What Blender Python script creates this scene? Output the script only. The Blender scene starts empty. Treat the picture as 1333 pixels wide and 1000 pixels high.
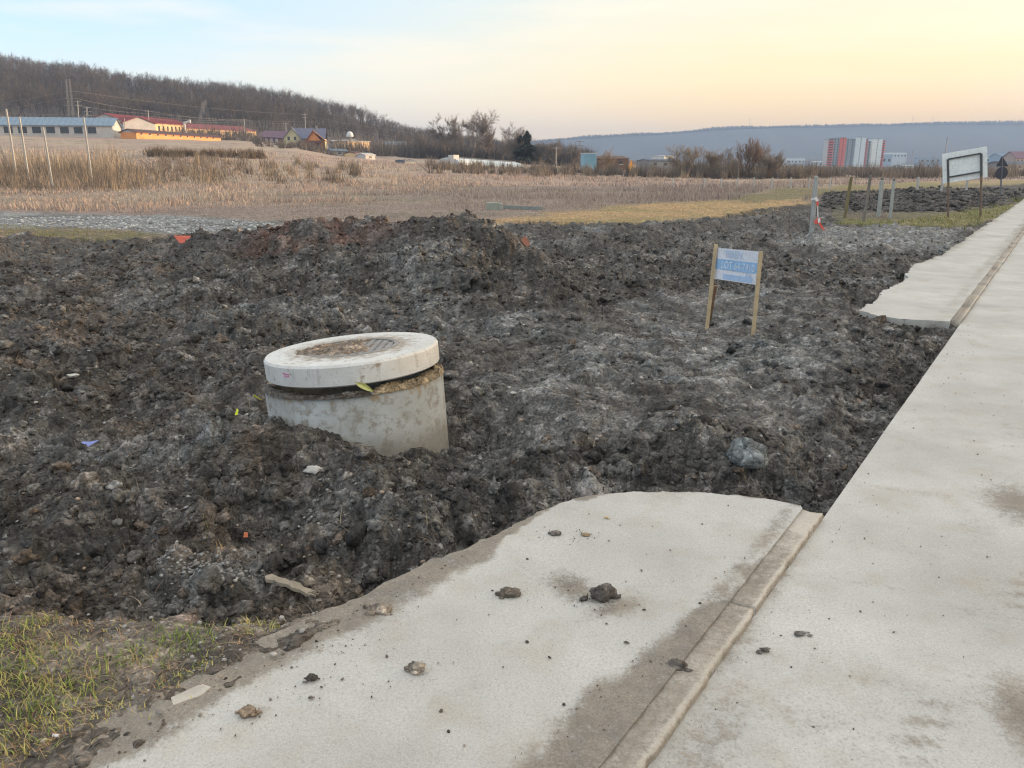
import bpy, bmesh, math, random
import numpy as np
from mathutils import Vector, Matrix, Euler

# ------------------------------------------------------------------ camera, world, sun, exposure
SC = bpy.context.scene
COL = SC.collection
PITCH = math.radians(15.8)
CP, SP = math.cos(PITCH), math.sin(PITCH)
CAMH = 1.6
cam = bpy.data.cameras.new('camera'); cam_o = bpy.data.objects.new('camera', cam); COL.objects.link(cam_o)
cam_o.location = (0, 0, CAMH); cam_o.rotation_euler = (math.radians(90) - PITCH, 0, 0)
cam.sensor_width = 36.0; cam.lens = 36.0 * 1000 / 1333; cam.clip_start = 0.05; cam.clip_end = 20000
SC.camera = cam_o
SUN_EL, SUN_AZ = math.radians(4.5), math.radians(78)      # azimuth clockwise from +Y
W = bpy.data.worlds.new('World'); SC.world = W; W.use_nodes = True
wn, wl = W.node_tree.nodes, W.node_tree.links
sky = wn.new('ShaderNodeTexSky'); sky.sky_type = 'NISHITA'; sky.sun_disc = False
sky.sun_elevation = SUN_EL; sky.sun_rotation = SUN_AZ
sky.altitude = 300; sky.air_density = 1.0; sky.dust_density = 1.6; sky.ozone_density = 1.0
bg = wn['Background']; bg.inputs['Strength'].default_value = 0.15
def _wm(op, a, b=0.0, c=0.0):
    n = wn.new('ShaderNodeMath'); n.operation = op
    for i, v in enumerate((a, b, c)):
        if hasattr(v, 'is_output'): wl.new(v, n.inputs[i])
        else: n.inputs[i].default_value = v
    return n.outputs[0]
def _wmix(f, a, b, blend='MIX'):
    n = wn.new('ShaderNodeMix'); n.data_type = 'RGBA'; n.blend_type = blend
    for sk, v in ((n.inputs[0], f), (n.inputs[6], a), (n.inputs[7], b)):
        if hasattr(v, 'is_output'): wl.new(v, sk)
        elif isinstance(v, (int, float)): sk.default_value = v
        else: sk.default_value = (*v, 1)
    return n.outputs[2]
def _wramp(f, stops):
    n = wn.new('ShaderNodeValToRGB'); e = n.color_ramp.elements
    while len(e) < len(stops): e.new(.5)
    for i, (p_, c_) in enumerate(stops): e[i].position = p_; e[i].color = (*[v for v in c_], 1)
    wl.new(f, n.inputs[0]); return n.outputs[0]
_g = wn.new('ShaderNodeTexCoord').outputs['Generated']
_sx = wn.new('ShaderNodeSeparateXYZ'); wl.new(_g, _sx.inputs[0])
_dt = wn.new('ShaderNodeVectorMath'); _dt.operation = 'DOT_PRODUCT'; wl.new(_g, _dt.inputs[0])
_dt.inputs[1].default_value = (math.sin(SUN_AZ) * math.cos(SUN_EL), math.cos(SUN_AZ) * math.cos(SUN_EL), math.sin(SUN_EL))
_dot = _dt.outputs['Value']
_mp = wn.new('ShaderNodeMapping'); _mp.inputs['Scale'].default_value = (1.2, 1.2, 9.0); wl.new(_g, _mp.inputs['Vector'])
_cn = wn.new('ShaderNodeTexNoise'); _cn.inputs['Scale'].default_value = 2.6; _cn.inputs['Detail'].default_value = 6; _cn.inputs['Roughness'].default_value = .6
wl.new(_mp.outputs[0], _cn.inputs['Vector'])
_z = _sx.outputs['Z']
_away = _wramp(_z, [(0, (.88, .85, .78)), (.09, (.62, .76, .80)), (.16, (.37, .60, .79)), (.26, (.30, .50, .72)), (.5, (.66, .70, .72)), (1, (.76, .78, .77))])
_tow = _wramp(_z, [(0, (1.0, .60, .20)), (.05, (1.0, .63, .23)), (.10, (.90, .69, .32)), (.19, (.66, .635, .47)), (.40, (.74, .72, .64)), (1, (.76, .78, .77))])
_f = wn.new('ShaderNodeMapRange'); _f.interpolation_type = 'SMOOTHSTEP'; _f.inputs['From Min'].default_value = -.42; _f.inputs['From Max'].default_value = .60; wl.new(_dot, _f.inputs['Value'])
_grad = _wmix(_f.outputs[0], _away, _tow)
_grad = _wmix(_wm('MULTIPLY', _wramp(_cn.outputs['Fac'], [(.46, (0, 0, 0)), (.68, (1, 1, 1))]), .38), _grad, (.90, .74, .52))     # thin high veil of cloud
_gl = _wm('POWER', _wm('MAXIMUM', _dot, 0.0), 11.0)
_glow = _wmix(1.0, (2.2, 1.6, .9), _gl, 'MULTIPLY'); _grad = _wmix(1.0, _grad, _glow, 'ADD')
_nis = _wmix(1.0, sky.outputs[0], (.36, .28, .46), 'MULTIPLY')
_all = _wmix(.12, _wmix(1.0, _grad, (2.5, 2.47, 2.45), 'MULTIPLY'), _nis)
wl.new(_all, bg.inputs['Color'])
sun = bpy.data.lights.new('sun', 'SUN'); sun.energy = 2.4; sun.angle = math.radians(0.6); sun.color = (1.0, 0.68, 0.40)
sun_o = bpy.data.objects.new('sun', sun); COL.objects.link(sun_o)
sd = Vector((math.sin(SUN_AZ) * math.cos(SUN_EL), math.cos(SUN_AZ) * math.cos(SUN_EL), math.sin(SUN_EL)))
sun_o.rotation_euler = sd.to_track_quat('Z', 'Y').to_euler()
SC.view_settings.view_transform = 'Standard'; SC.view_settings.look = 'None'
SC.view_settings.exposure = 2.38; SC.view_settings.gamma = 1.0
SC.render.engine = 'CYCLES'
SC.cycles.use_denoising = True; SC.cycles.use_adaptive_sampling = False; SC.cycles.filter_width = 1.25; SC.cycles.max_bounces = 6; SC.cycles.volume_bounces = 1; SC.cycles.transparent_max_bounces = 8

rng = np.random.default_rng(7)
random.seed(7)

# ------------------------------------------------------------------ photo pixel -> world helpers (places things; every object gets a real size and depth)
def ray(px, py):
    u = (px - 666.5) / 1000; v = (py - 500) / 1000
    return np.array([u, CP - v * SP, -SP - v * CP])
def G(px, py, z=0.0):
    d = ray(px, py); t = (z - CAMH) / d[2]
    return float(d[0] * t), float(d[1] * t)
def P(px, py, Y):
    d = ray(px, py); t = Y / d[1]
    return Vector((float(d[0] * t), Y, CAMH + float(d[2] * t)))
AZ = math.radians(35)
DS, DN = (math.sin(AZ), math.cos(AZ)), (-math.cos(AZ), math.sin(AZ))
OX, OY = 1.463, 3.296
def st2xy(s, t): return OX + s * DS[0] + t * DN[0], OY + s * DS[1] + t * DN[1]
def xy2st(x, y):
    dx, dy = x - OX, y - OY
    return dx * DS[0] + dy * DS[1], dx * DN[0] + dy * DN[1]

# ------------------------------------------------------------------ numpy noise
def _h(ix, iy, seed):
    h = (ix.astype(np.int64) * 374761393 + iy.astype(np.int64) * 668265263 + seed * 1442695041) & 0xFFFFFFFF
    h = ((h ^ (h >> 13)) * 1274126177) & 0xFFFFFFFF
    h = ((h ^ (h >> 16)) * 2246822519) & 0xFFFFFFFF
    return ((h ^ (h >> 15)) & 0xFFFFFF) / float(0x1000000)
def vn(x, y, seed=0):
    ix, iy = np.floor(x), np.floor(y); fx, fy = x - ix, y - iy
    fx = fx * fx * fx * (fx * (fx * 6 - 15) + 10); fy = fy * fy * fy * (fy * (fy * 6 - 15) + 10)
    a, b = _h(ix, iy, seed), _h(ix + 1, iy, seed); c, d = _h(ix, iy + 1, seed), _h(ix + 1, iy + 1, seed)
    return (a + (b - a) * fx) * (1 - fy) + (c + (d - c) * fx) * fy
def fbm(x, y, octaves=4, seed=0, gain=.5):
    s = np.zeros_like(x, dtype=float); a = 1.0; n = 0
    for k in range(octaves):
        s += a * (vn(x, y, seed + k * 17) - .5); n += a; a *= gain
        x, y = 1.62 * x - 1.18 * y + 3.1, 1.18 * x + 1.62 * y - 1.7
    return s / n * 2
def ss(a, b, x):
    t = np.clip((x - a) / (b - a), 0, 1); return t * t * (3 - 2 * t)
def bumps(x, y, cell, seed, dens=.8):
    """union of irregular half-buried lumps; returns height and a per-lump tone"""
    X, Y = x / cell, y / cell
    ix, iy = np.floor(X), np.floor(Y)
    best = np.zeros_like(X); tone = np.full_like(X, .5)
    for dx in (-1, 0, 1):
        for dy in (-1, 0, 1):
            cx, cy = ix + dx, iy + dy
            jx, jy = cx + _h(cx, cy, seed), cy + _h(cx, cy, seed + 1)
            e = _h(cx, cy, seed + 2); q = _h(cx, cy, seed + 3); an = _h(cx, cy, seed + 4) * math.pi
            rr = .38 + .5 * e
            ux, uy = X - jx, Y - jy
            ca, sa = np.cos(an), np.sin(an); st_ = 1 + .7 * _h(cx, cy, seed + 5)
            a_, b_ = (ux * ca + uy * sa) * st_, (-ux * sa + uy * ca)
            tx, ty = (_h(cx, cy, seed + 6) - .5) * .9, (_h(cx, cy, seed + 7) - .5) * .9
            d2 = (a_ * a_ + b_ * b_) / (rr * rr)
            b = rr * (np.sqrt(np.maximum(0, 1 - d2)) * .8 + (ux * tx + uy * ty) * (d2 < 1)) * (q < dens)
            m = b > best
            best = np.where(m, b, best); tone = np.where(m, _h(cx, cy, seed + 8), tone)
    return best * cell, tone
def poly_sd(x, y, poly):
    """signed distance to a polygon, negative inside"""
    d = np.full(x.shape, 1e9); ins = np.zeros(x.shape, bool); n = len(poly)
    for i in range(n):
        ax, ay = poly[i]; bx, by = poly[(i + 1) % n]
        ex, ey = bx - ax, by - ay; L = ex * ex + ey * ey + 1e-12
        t = np.clip(((x - ax) * ex + (y - ay) * ey) / L, 0, 1)
        d = np.minimum(d, (x - ax - t * ex) ** 2 + (y - ay - t * ey) ** 2)
        if ay != by:
            c = ((ay > y) != (by > y)) & (x < (bx - ax) * (y - ay) / (by - ay) + ax)
            ins ^= c
    d = np.sqrt(d); return np.where(ins, -d, d)
def gpoly(pts, z=0): return [G(a, b, z) for a, b in pts]

# ------------------------------------------------------------------ layout outlines (world metres)
NEAR_SLAB_ST = [(-4.2, .10), (-4.2, 1.62), (-2.86, 1.40), (-2.2, 1.34), (-1.94, 1.30), (-1.53, 1.21), (-1.06, 1.15), (-.62, 1.08),
                (-.42, 1.0), (-.31, .90), (-.17, .70), (-.05, .50), (.02, .30), (.03, .10)]
FAR_SLAB_ST = [(5.62, .10), (5.48, .45), (5.52, .75), (5.80, 1.06), (6.4, .98), (7.2, 1.06), (8.5, 1.0), (9.7, 1.12), (11.1, 1.17), (12.6, 1.02),
               (14.3, .99), (18, 1.02), (24, .99), (60, 1.0), (300, 1.0), (300, .10)]
near_poly = [st2xy(*q) for q in NEAR_SLAB_ST]
far_poly = [st2xy(*q) for q in FAR_SLAB_ST]
road_poly = [st2xy(-9, .008), st2xy(300, .008), st2xy(300, -7.5), st2xy(-9, -7.5)]
kerb_near = [st2xy(-4.2, 0), st2xy(.02, 0), st2xy(.02, .15), st2xy(-4.2, .15)]
kerb_far = [st2xy(5.75, 0), st2xy(300, 0), st2xy(300, .15), st2xy(5.65, .15)]
SOIL = gpoly([(-900, 700), (-500, 330), (0, 308), (150, 312), (235, 305), (420, 300), (700, 287), (860, 291), (920, 284), (985, 272), (1075, 262), (1090, 292), (1240, 294), (1300, 286), (1290, 310),
              (1250, 345), (1200, 400), (1290, 420), (1130, 690), (1035, 720), (820, 700), (425, 835), (410, 814), (250, 815), (100, 812), (-60, 806), (-500, 960)])
SOIL2 = gpoly([(1068, 252), (1120, 250), (1250, 246), (1333, 240), (1420, 242), (1420, 252), (1333, 262), (1290, 272), (1240, 278), (1150, 276), (1100, 279), (1060, 268)])
SAND = gpoly([(1020, 316), (1060, 300), (1130, 296), (1150, 288), (1175, 297), (1235, 298), (1262, 292), (1240, 322), (1180, 318), (1110, 322)])
GRAVEL = gpoly([(-500, 268), (0, 274), (150, 279), (345, 288), (420, 300), (250, 306), (130, 299), (60, 296), (0, 292), (-300, 290)])
TANG = gpoly([(640, 288), (720, 276), (860, 264), (1060, 258), (1010, 276), (920, 284), (860, 290), (740, 292)])
MIXED = gpoly([(1040, 300), (1060, 262), (1120, 268), (1240, 272), (1290, 268), (1240, 300), (1090, 300)])
VERGE = gpoly([(1085, 292), (1110, 286), (1180, 288), (1270, 272), (1333, 254), (1420, 238), (1420, 246), (1333, 268), (1290, 288), (1262, 294), (1190, 296)])
OLIVE = gpoly([(-400, 298), (0, 292), (90, 297), (200, 304), (150, 312), (0, 309), (-400, 318)])
STRIP = gpoly([(1000, 246), (1200, 237), (1420, 233), (1420, 238), (1210, 246), (1060, 258), (940, 266)])
CORNER = gpoly([(-500, 860), (-60, 800), (100, 806), (250, 803), (330, 800), (415, 812), (395, 850), (300, 890), (200, 950), (120, 1030), (60, 1200), (-500, 1400)])
TRAMP = gpoly([(560, 410), (740, 400), (920, 370), (1100, 380), (1120, 470), (1000, 560), (700, 560), (610, 500)])

PC = np.array([-400, 0, 100, 200, 300, 370, 460, 500, 550, 600, 700, 760, 1000, 1333, 1800], float)
YR = np.array([40, 60, 110, 200, 300, 420, 600, 900, 1500], float)
ZT = np.array([
    [0.0] * 15,
    [.6, .6, .55, .5, .4, .3, .15, .1, .05, 0, 0, 0, 0, 0, 0],
    [2.9, 2.9, 2.9, 3.0, 2.95, 2.6, 2.0, 1.8, 1.5, 1.3, .8, .5, 0, 0, 0],
    [9.4, 9.1, 8.7, 8.1, 7.4, 6.3, 4.1, 3.6, 3.0, 2.5, 1.8, 1.2, 0, 0, 0],
    [16, 14.6, 13.6, 12.3, 11.0, 9.8, 7.0, 6.2, 5.6, 5, 3, 2, 0, 0, 0],
    [42, 36, 33, 28, 25, 22, 17, 14, 11, 8, 5, 3, 0, 0, 0],
    [78, 73, 65, 56, 51, 46, 36, 30, 24, 17, 10, 6, 0, 0, 0],
    [70, 66, 60, 52, 46, 40, 30, 24, 18, 12, 6, 4, 0, 0, 0],
    [30, 28, 25, 20, 16, 12, 8, 6, 4, 3, 2, 1, 0, 0, 0]], float)
def regional(x, y):
    Yc = np.clip(y, 1, 1e5)
    pc = 666.5 + 1000 * 1.0393 * x / Yc
    pc = np.clip(pc, PC[0], PC[-1]); yy = np.clip(Yc, YR[0], YR[-1])
    i = np.clip(np.searchsorted(PC, pc) - 1, 0, len(PC) - 2); j = np.clip(np.searchsorted(YR, yy) - 1, 0, len(YR) - 2)
    fx = (pc - PC[i]) / (PC[i + 1] - PC[i]); fy = (np.log(yy) - np.log(YR[j])) / (np.log(YR[j + 1]) - np.log(YR[j])); 
    fy = (yy - YR[j]) / (YR[j + 1] - YR[j])
    fx = fx * fx * (3 - 2 * fx)
    z = (ZT[j, i] * (1 - fx) + ZT[j, i + 1] * fx) * (1 - fy) + (ZT[j + 1, i] * (1 - fx) + ZT[j + 1, i + 1] * fx) * fy
    return np.where(y > 1, z, 0)
def gauss(x, y, cx, cy, sx, sy, rot=0):
    dx, dy = x - cx, y - cy; c, s = math.cos(rot), math.sin(rot)
    return np.exp(-((dx * c + dy * s) / sx) ** 2 - ((-dx * s + dy * c) / sy) ** 2)
RING = (-1.00, 4.80)

def base_height(x, y):
    x = np.asarray(x, float); y = np.asarray(y, float)
    r = np.hypot(x, y)
    z = regional(x, y)
    z = z + ss(25, 70, r) * .12 * fbm(x / 9, y / 9, 3, 90) + ss(150, 500, r) * 3.0 * fbm(x / 70, y / 70, 3, 95)
    so = poly_sd(x, y, SOIL); m = ss(.35, -.25, so)
    near = (.06 * fbm(x / 2.6, y / 2.6, 2, 31) + .10 * fbm(x / 1.1, y / 1.1, 3, 32)) * m
    z = z + near
    # dug earth mound behind the manhole
    cr = [(-7.2, 14.6, .12), (-6.0, 13.6, .34), (-5.1, 13.0, .50), (-4.2, 12.5, .62), (-3.4, 12.2, .76), (-2.6, 12.1, .84), (-1.9, 12.0, .90), (-1.3, 11.9, 1.0), (-.8, 11.8, 1.07), (-.4, 11.7, .98), (.05, 11.4, .68), (.45, 11.2, .38)]
    mh = np.zeros_like(x)
    px_ = np.array([c[0] for c in cr]); 
    yc = np.interp(x, px_, [c[1] for c in cr]); hc = np.interp(x, px_, [c[2] for c in cr]) * ss(-8.2, -6.9, x) * ss(1.25, .35, x)
    mh = hc * np.maximum(np.exp(-((y - yc) / .85) ** 2), .58 * np.exp(-((y - yc + .7) / 1.6) ** 2))
    mh = mh * (1 + .22 * fbm(x / .55, y / .55, 3, 34))
    z = z + mh * .98
    # heap against the ring, hollows, spoil bank by the slab and along the road
    z = z + .25 * gauss(x, y, RING[0] - .50, RING[1] - .62, .46, .30, .5) + .09 * gauss(x, y, RING[0] - .95, RING[1] + .1, .45, .7)
    z = z + .12 * gauss(x, y, RING[0] + .1, RING[1] - .75, .55, .28)
    z = z - .14 * gauss(x, y, RING[0] + .85, RING[1] + .1, .28, .4)
    z = z + .12 * gauss(x, y, .35, 4.15, .55, .28, .2) + .12 * gauss(x, y, 1.25, 4.15, .45, .25, -.1) + .10 * gauss(x, y, -.7, 3.6, .5, .3)
    z = z + .10 * gauss(x, y, -2.3, 3.4, .6, .4) + .10 * gauss(x, y, 3.2, 8.0, 1.0, .5, .4) + .10 * gauss(x, y, 5.0, 12.0, 1.6, .7, .6)
    z = z + .16 * gauss(x, y, *G(1165, 300), 1.4, .8, .5)
    # pavements: ground dips under them; a gap of soil beside broken edges
    sdn = np.minimum(poly_sd(x, y, near_poly), poly_sd(x, y, kerb_near))
    sdf = np.minimum(poly_sd(x, y, far_poly), poly_sd(x, y, kerb_far))
    sdr = poly_sd(x, y, road_poly)
    w = .06 * fbm(x / .25, y / .25, 3, 77)
    corner = ss(.10, -.12, poly_sd(x, y, CORNER))
    ea = ss(.02, .42, sdn + w)
    za = -.09 * (1 - corner) + (-.005) * corner
    z = z * ea + (1 - ea) * za
    er = ss(.0, .55, sdr + w); z = z * er + (1 - er) * (-.10)
    ef = ss(.0, .5, sdf + w); fo = ss(12, 24, r); z = z * ef + (1 - ef) * (-.05 * (1 - fo) - .0 * fo)
    z = np.where(corner > 0, z * (1 - corner) + corner * (.018 + .022 * fbm(x / .3, y / .3, 4, 41)), z)
    inside = (np.minimum(np.minimum(sdn, sdf), sdr) < -.02)
    z = np.where(inside, np.minimum(z, -.07), z)
    ss_, tt_ = xy2st(x, y)
    film = ss(-1.55, -2.0, ss_) * ss(-.0, .05, poly_sd(x, y, near_poly) + .15 + .07 * ss(-1.9, -2.9, ss_) + .16 * fbm(x / .22, y / .22, 4, 43, .6))
    film = np.where(tt_ > .5, film, 0)
    z = np.where((film > 0) & (sdn < .03), -.05 + film * (.088 + .012 * fbm(x / .12, y / .12, 3, 46)), z)
    inside_r = sdr < .0
    z = np.where(inside_r, np.minimum(z, -.1), z)
    return z

def surface(x, y):
    """height and colour of the whole ground sheet"""
    r = np.hypot(x, y); z = base_height(x, y)
    n = len(x); col = np.zeros((n, 3)); det = np.ones(n)
    wob = lambda sc, s: fbm(x / sc, y / sc, 3, s)
    # --- field colours
    a = wob(14, 3); b = wob(3, 4); c = wob(.6, 5)
    straw = np.array([.33, .27, .20]); pink = np.array([.30, .225, .19]); oliv = np.array([.16, .145, .07]); dark = np.array([.10, .08, .065])
    t = ss(-.5, .5, a + .5 * b)[:, None]
    f = straw * t + pink * (1 - t)
    t = ss(.1, .7, b + .4 * c)[:, None] * .5
    f = f * (1 - t) + dark * t
    w_ = ss(280, 360, r)[:, None]; f = f * (1 - w_) + np.array([.07, .055, .045]) * w_
    w_ = (ss(700, 1400, r))[:, None]; f = f * (1 - w_) + np.array([.12, .11, .10]) * w_
    col[:] = f
    def lay(poly, c0, edge, c1=None, wsc=.8):
        sdv = poly_sd(x, y, poly) + edge * (wob(edge * 2.5, 11) * 1.2 + .5 * wob(edge * .5, 12))
        m = ss(edge * .5, -edge * .5, sdv)[:, None]
        q = np.array(c0)
        if c1 is not None:
            tt = ss(-.4, .5, wob(wsc, 13) + .4 * wob(wsc * .2, 14))[:, None]; q = q * (1 - tt) + np.array(c1) * tt
        col[:] = col * (1 - m) + q * m
        return m[:, 0]
    lay(TANG, (.50, .33, .17), 1.2, (.34, .27, .13), 2.0)
    lay(STRIP, (.19, .175, .09), 1.2, (.25, .20, .12), 3)
    lay(OLIVE, (.17, .15, .07), .7, (.24, .17, .11))
    lay(MIXED, (.125, .115, .07), .5, (.19, .165, .09), .5)
    lay(VERGE, (.17, .17, .06), .35, (.26, .22, .10), .7)
    mg = lay(GRAVEL, (.30, .31, .31), 1.4, (.17, .17, .165), .7)
    ms = lay(SOIL, (.065, .060, .057), .25)
    ms2 = lay(SOIL2, (.075, .070, .067), .7, (.12, .11, .10), .5)
    k = np.where((r < 34) & (poly_sd(x, y, SOIL) < .8))[0]
    X, Y = x[k], y[k]; rk = r[k]
    wx = .05 * fbm(X / .16, Y / .16, 2, 201); wy = .05 * fbm(X / .16, Y / .16, 2, 202)
    tramp = ss(.35, -.5, poly_sd(X, Y, TRAMP) + .35 * fbm(X / .8, Y / .8, 3, 6))
    ms_k = ms[k]; edge_sd = np.minimum(np.minimum(poly_sd(X, Y, near_poly), poly_sd(X, Y, kerb_near)), poly_sd(X, Y, road_poly))
    amp = (1 - .48 * tramp) * ms_k * ss(-.01, .12, edge_sd)
    cm = ss(.10, -.12, poly_sd(X, Y, CORNER)); amp = amp * (1 - cm)
    hh = np.zeros_like(X); tone = np.zeros_like(X)
    for cell, sc, seed, dens, tw in ((.62, .24, 301, .5, .5), (.31, .34, 311, .65, .8), (.155, .44, 321, .8, .9), (.078, .42, 331, .85, .7), (.038, .5, 341, .9, .6), (.019, .5, 351, .9, .35)):
        vis = ss(1.2, 3.0, cell * 768 / rk)
        if cell < .1: q = np.where(vis > 0)[0]
        else: q = np.arange(len(X))
        if not len(q): continue
        b_, tn = bumps(X[q] + wx[q] * cell * 4, Y[q] + wy[q] * cell * 4, cell, seed, dens)
        hh[q] += b_ * sc * vis[q]; tone[q] += (tn - .5) * tw * vis[q]
    hh += .014 * fbm(X / .05, Y / .05, 3, 61, .6) + .05 * fbm(X / .35, Y / .35, 3, 62)
    rid = lambda sc, sd_: 1 - 2.2 * np.abs(fbm((X + wx) / sc, (Y + wy) / sc, 2, sd_))
    hh += .030 * rid(.60, 161) + .018 * rid(.27, 162) + .010 * rid(.12, 163) + .006 * rid(.05, 164)
    z[k] += (hh - .15) * amp
    z[k] += ms_k * ss(-.01, .12, edge_sd) * (1 - cm) * .012
    # soil colour: clay greys, rusty lumps, dried crust
    grey = ss(-.1, .6, fbm(X / 1.1, Y / 1.1, 5, 71, .62) + .25 * tramp - .25 * ss(-1, -4, X / np.maximum(Y, 1) * 4))
    rust = .75 * ss(.25, .8, fbm(X / .45, Y / .45, 5, 72, .6) + .35 * ss(-.15, -.6, X / np.maximum(Y, 1))) * (1 - tramp * .6)
    pale = .62 * ss(.38, .74, fbm(X / .8, Y / .5, 5, 73, .6) + .24 * tramp)
    d0 = np.array([.096, .089, .082]); g1 = np.array([.165, .163, .158]); ru = np.array([.150, .108, .078]); pl = np.array([.22, .245, .255])
    cc = d0[None, :] * (1 - grey[:, None]) + g1 * grey[:, None]
    cc = cc * (1 - .65 * rust[:, None]) + ru * .65 * rust[:, None]
    cc = cc * (1 - .6 * pale[:, None]) + pl * .6 * pale[:, None]
    tf = np.clip(1 + .9 * tone, .45, 1.9)[:, None]
    cc = cc * tf
    # reddish clay streak on top of the mound
    rm = (gauss(X, Y, -3.0, 12.0, 1.0, .55) * ss(-.5, .2, fbm(X / .4, Y / .4, 3, 74)))[:, None] * .9
    cc = cc * (1 - rm) + np.array([.20, .085, .055]) * rm
    # sandy spoil near the stakes
    sm = ss(.5, -.4, poly_sd(X, Y, SAND) + .5 * fbm(X / .9, Y / .9, 3, 75))[:, None]
    cc = cc * (1 - sm) + np.array([.25, .25, .245]) * (.87 + .25 * (tone + .5)[:, None]) * sm
    mk = ms_k[:, None]; col[k] = col[k] * (1 - mk) + cc * mk
    # rough second dig far right
    z += ms2 * (.22 * fbm(x / 2.2, y / 2.2, 3, 81) + .12 * fbm(x / .7, y / .7, 3, 82))
    # trodden dirt corner beside the slab
    s_c, t_c = xy2st(x, y); cmask = np.maximum(ss(.05, -.05, poly_sd(x, y, CORNER)), ((s_c < -1.5) & (t_c > .5) & (t_c < 1.7)).astype(float))[:, None]
    tt = ss(-.4, .4, wob(.25, 21) + .4 * wob(.06, 22))[:, None]
    cdirt = np.array([.235, .20, .165]) * tt + np.array([.135, .115, .095]) * (1 - tt)
    col[:] = col * (1 - cmask) + cdirt * cmask
    z += cmask[:, 0] * .008 * wob(.05, 23)
    z += mg * .05 * wob(.5, 24)
    return z, np.clip(col, 0.01, 1)
def gz(x, y): return float(base_height(np.array([x]), np.array([y]))[0])

# ------------------------------------------------------------------ mesh and material helpers
def tag(o, label=None, cat=None, group=None, kind=None):
    if label: o['label'] = label
    if cat: o['category'] = cat
    if group: o['group'] = group
    if kind: o['kind'] = kind
    return o
def mesh_np(name, v, f, mat, parent=None, cols=None, smooth=False, attrs=None):
    v = np.asarray(v, np.float32); f = np.asarray(f, np.int32)
    me = bpy.data.meshes.new(name); k = f.shape[1]
    me.vertices.add(len(v)); me.vertices.foreach_set('co', v.ravel())
    me.loops.add(f.size); me.loops.foreach_set('vertex_index', f.ravel())
    me.polygons.add(len(f)); me.polygons.foreach_set('loop_start', np.arange(0, f.size, k, dtype=np.int32))
    me.update(calc_edges=True)
    if smooth: me.polygons.foreach_set('use_smooth', np.ones(len(f), bool))
    if cols is not None:
        at = me.color_attributes.new('Col', 'FLOAT_COLOR', 'POINT')
        c4 = np.ones((len(v), 4), np.float32); c4[:, :3] = cols; at.data.foreach_set('color', c4.ravel())
    for an, av in (attrs or {}).items():
        at = me.attributes.new(an, 'FLOAT', 'POINT'); at.data.foreach_set('value', np.asarray(av, np.float32))
    if mat: me.materials.append(mat)
    o = bpy.data.objects.new(name, me); COL.objects.link(o)
    if parent: o.parent = parent
    return o
def empty(name, loc, rz=0):
    o = bpy.data.objects.new(name, None); COL.objects.link(o); o.location = loc; o.rotation_euler = (0, 0, rz); o.empty_display_size = .3
    return o
class NT:
    def __init__(s, name):
        s.m = bpy.data.materials.new(name); s.m.use_nodes = True; s.n = s.m.node_tree.nodes; s.l = s.m.node_tree.links
        s.b = s.n['Principled BSDF']; s.out = s.n['Material Output']; s.co = None
    def add(s, t, **kw):
        n = s.n.new(t)
        for k, v in kw.items():
            if k in n.bl_rna.properties: setattr(n, k, v)
        return n
    def pos(s):
        if not s.co: s.co = s.add('ShaderNodeNewGeometry').outputs['Position']
        return s.co
    def obj(s): return s.add('ShaderNodeTexCoord').outputs['Object']
    def noise(s, scale, detail=3, rough=.55, co=None):
        n = s.add('ShaderNodeTexNoise'); n.inputs['Scale'].default_value = scale; n.inputs['Detail'].default_value = detail; n.inputs['Roughness'].default_value = rough
        s.l.new(co or s.pos(), n.inputs['Vector']); return n.outputs['Fac']
    def ramp(s, fac, *stops):
        n = s.add('ShaderNodeValToRGB'); e = n.color_ramp.elements
        while len(e) < len(stops): e.new(.5)
        for i, (p, c) in enumerate(stops):
            e[i].position = p; e[i].color = (c, c, c, 1) if not hasattr(c, '__len__') else (*c, 1)
        s.l.new(fac, n.inputs[0]); return n.outputs[0]
    def mix(s, fac, a, b, blend='MIX'):
        n = s.add('ShaderNodeMix'); n.data_type = 'RGBA'; n.blend_type = blend
        for sock, v in ((n.inputs[0], fac), (n.inputs[6], a), (n.inputs[7], b)):
            if hasattr(v, 'is_output'): s.l.new(v, sock)
            elif isinstance(v, (int, float)): sock.default_value = v
            else: sock.default_value = (*v, 1)
        return n.outputs[2]
    def math(s, op, a, b=0, c=0):
        n = s.add('ShaderNodeMath'); n.operation = op
        for i, v in enumerate((a, b, c)):
            if hasattr(v, 'is_output'): s.l.new(v, n.inputs[i])
            else: n.inputs[i].default_value = v
        return n.outputs[0]
    def attr(s, name):
        n = s.add('ShaderNodeAttribute'); n.attribute_name = name; return n
    def bump(s, h, strength=.5, dist=.01, prev=None):
        n = s.add('ShaderNodeBump'); n.inputs['Strength'].default_value = strength; n.inputs['Distance'].default_value = dist
        s.l.new(h, n.inputs['Height'])
        if prev: s.l.new(prev, n.inputs['Normal'])
        return n.outputs[0]
    def fin(s, col=None, rough=.8, normal=None, spec=None, metal=None):
        if col is not None:
            if hasattr(col, 'is_output'): s.l.new(col, s.b.inputs['Base Color'])
            else: s.b.inputs['Base Color'].default_value = (*col, 1)
        if hasattr(rough, 'is_output'): s.l.new(rough, s.b.inputs['Roughness'])
        else: s.b.inputs['Roughness'].default_value = rough
        if normal: s.l.new(normal, s.b.inputs['Normal'])
        if spec is not None: s.b.inputs['Specular IOR Level'].default_value = spec
        if metal is not None: s.b.inputs['Metallic'].default_value = metal
        return s.m
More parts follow.
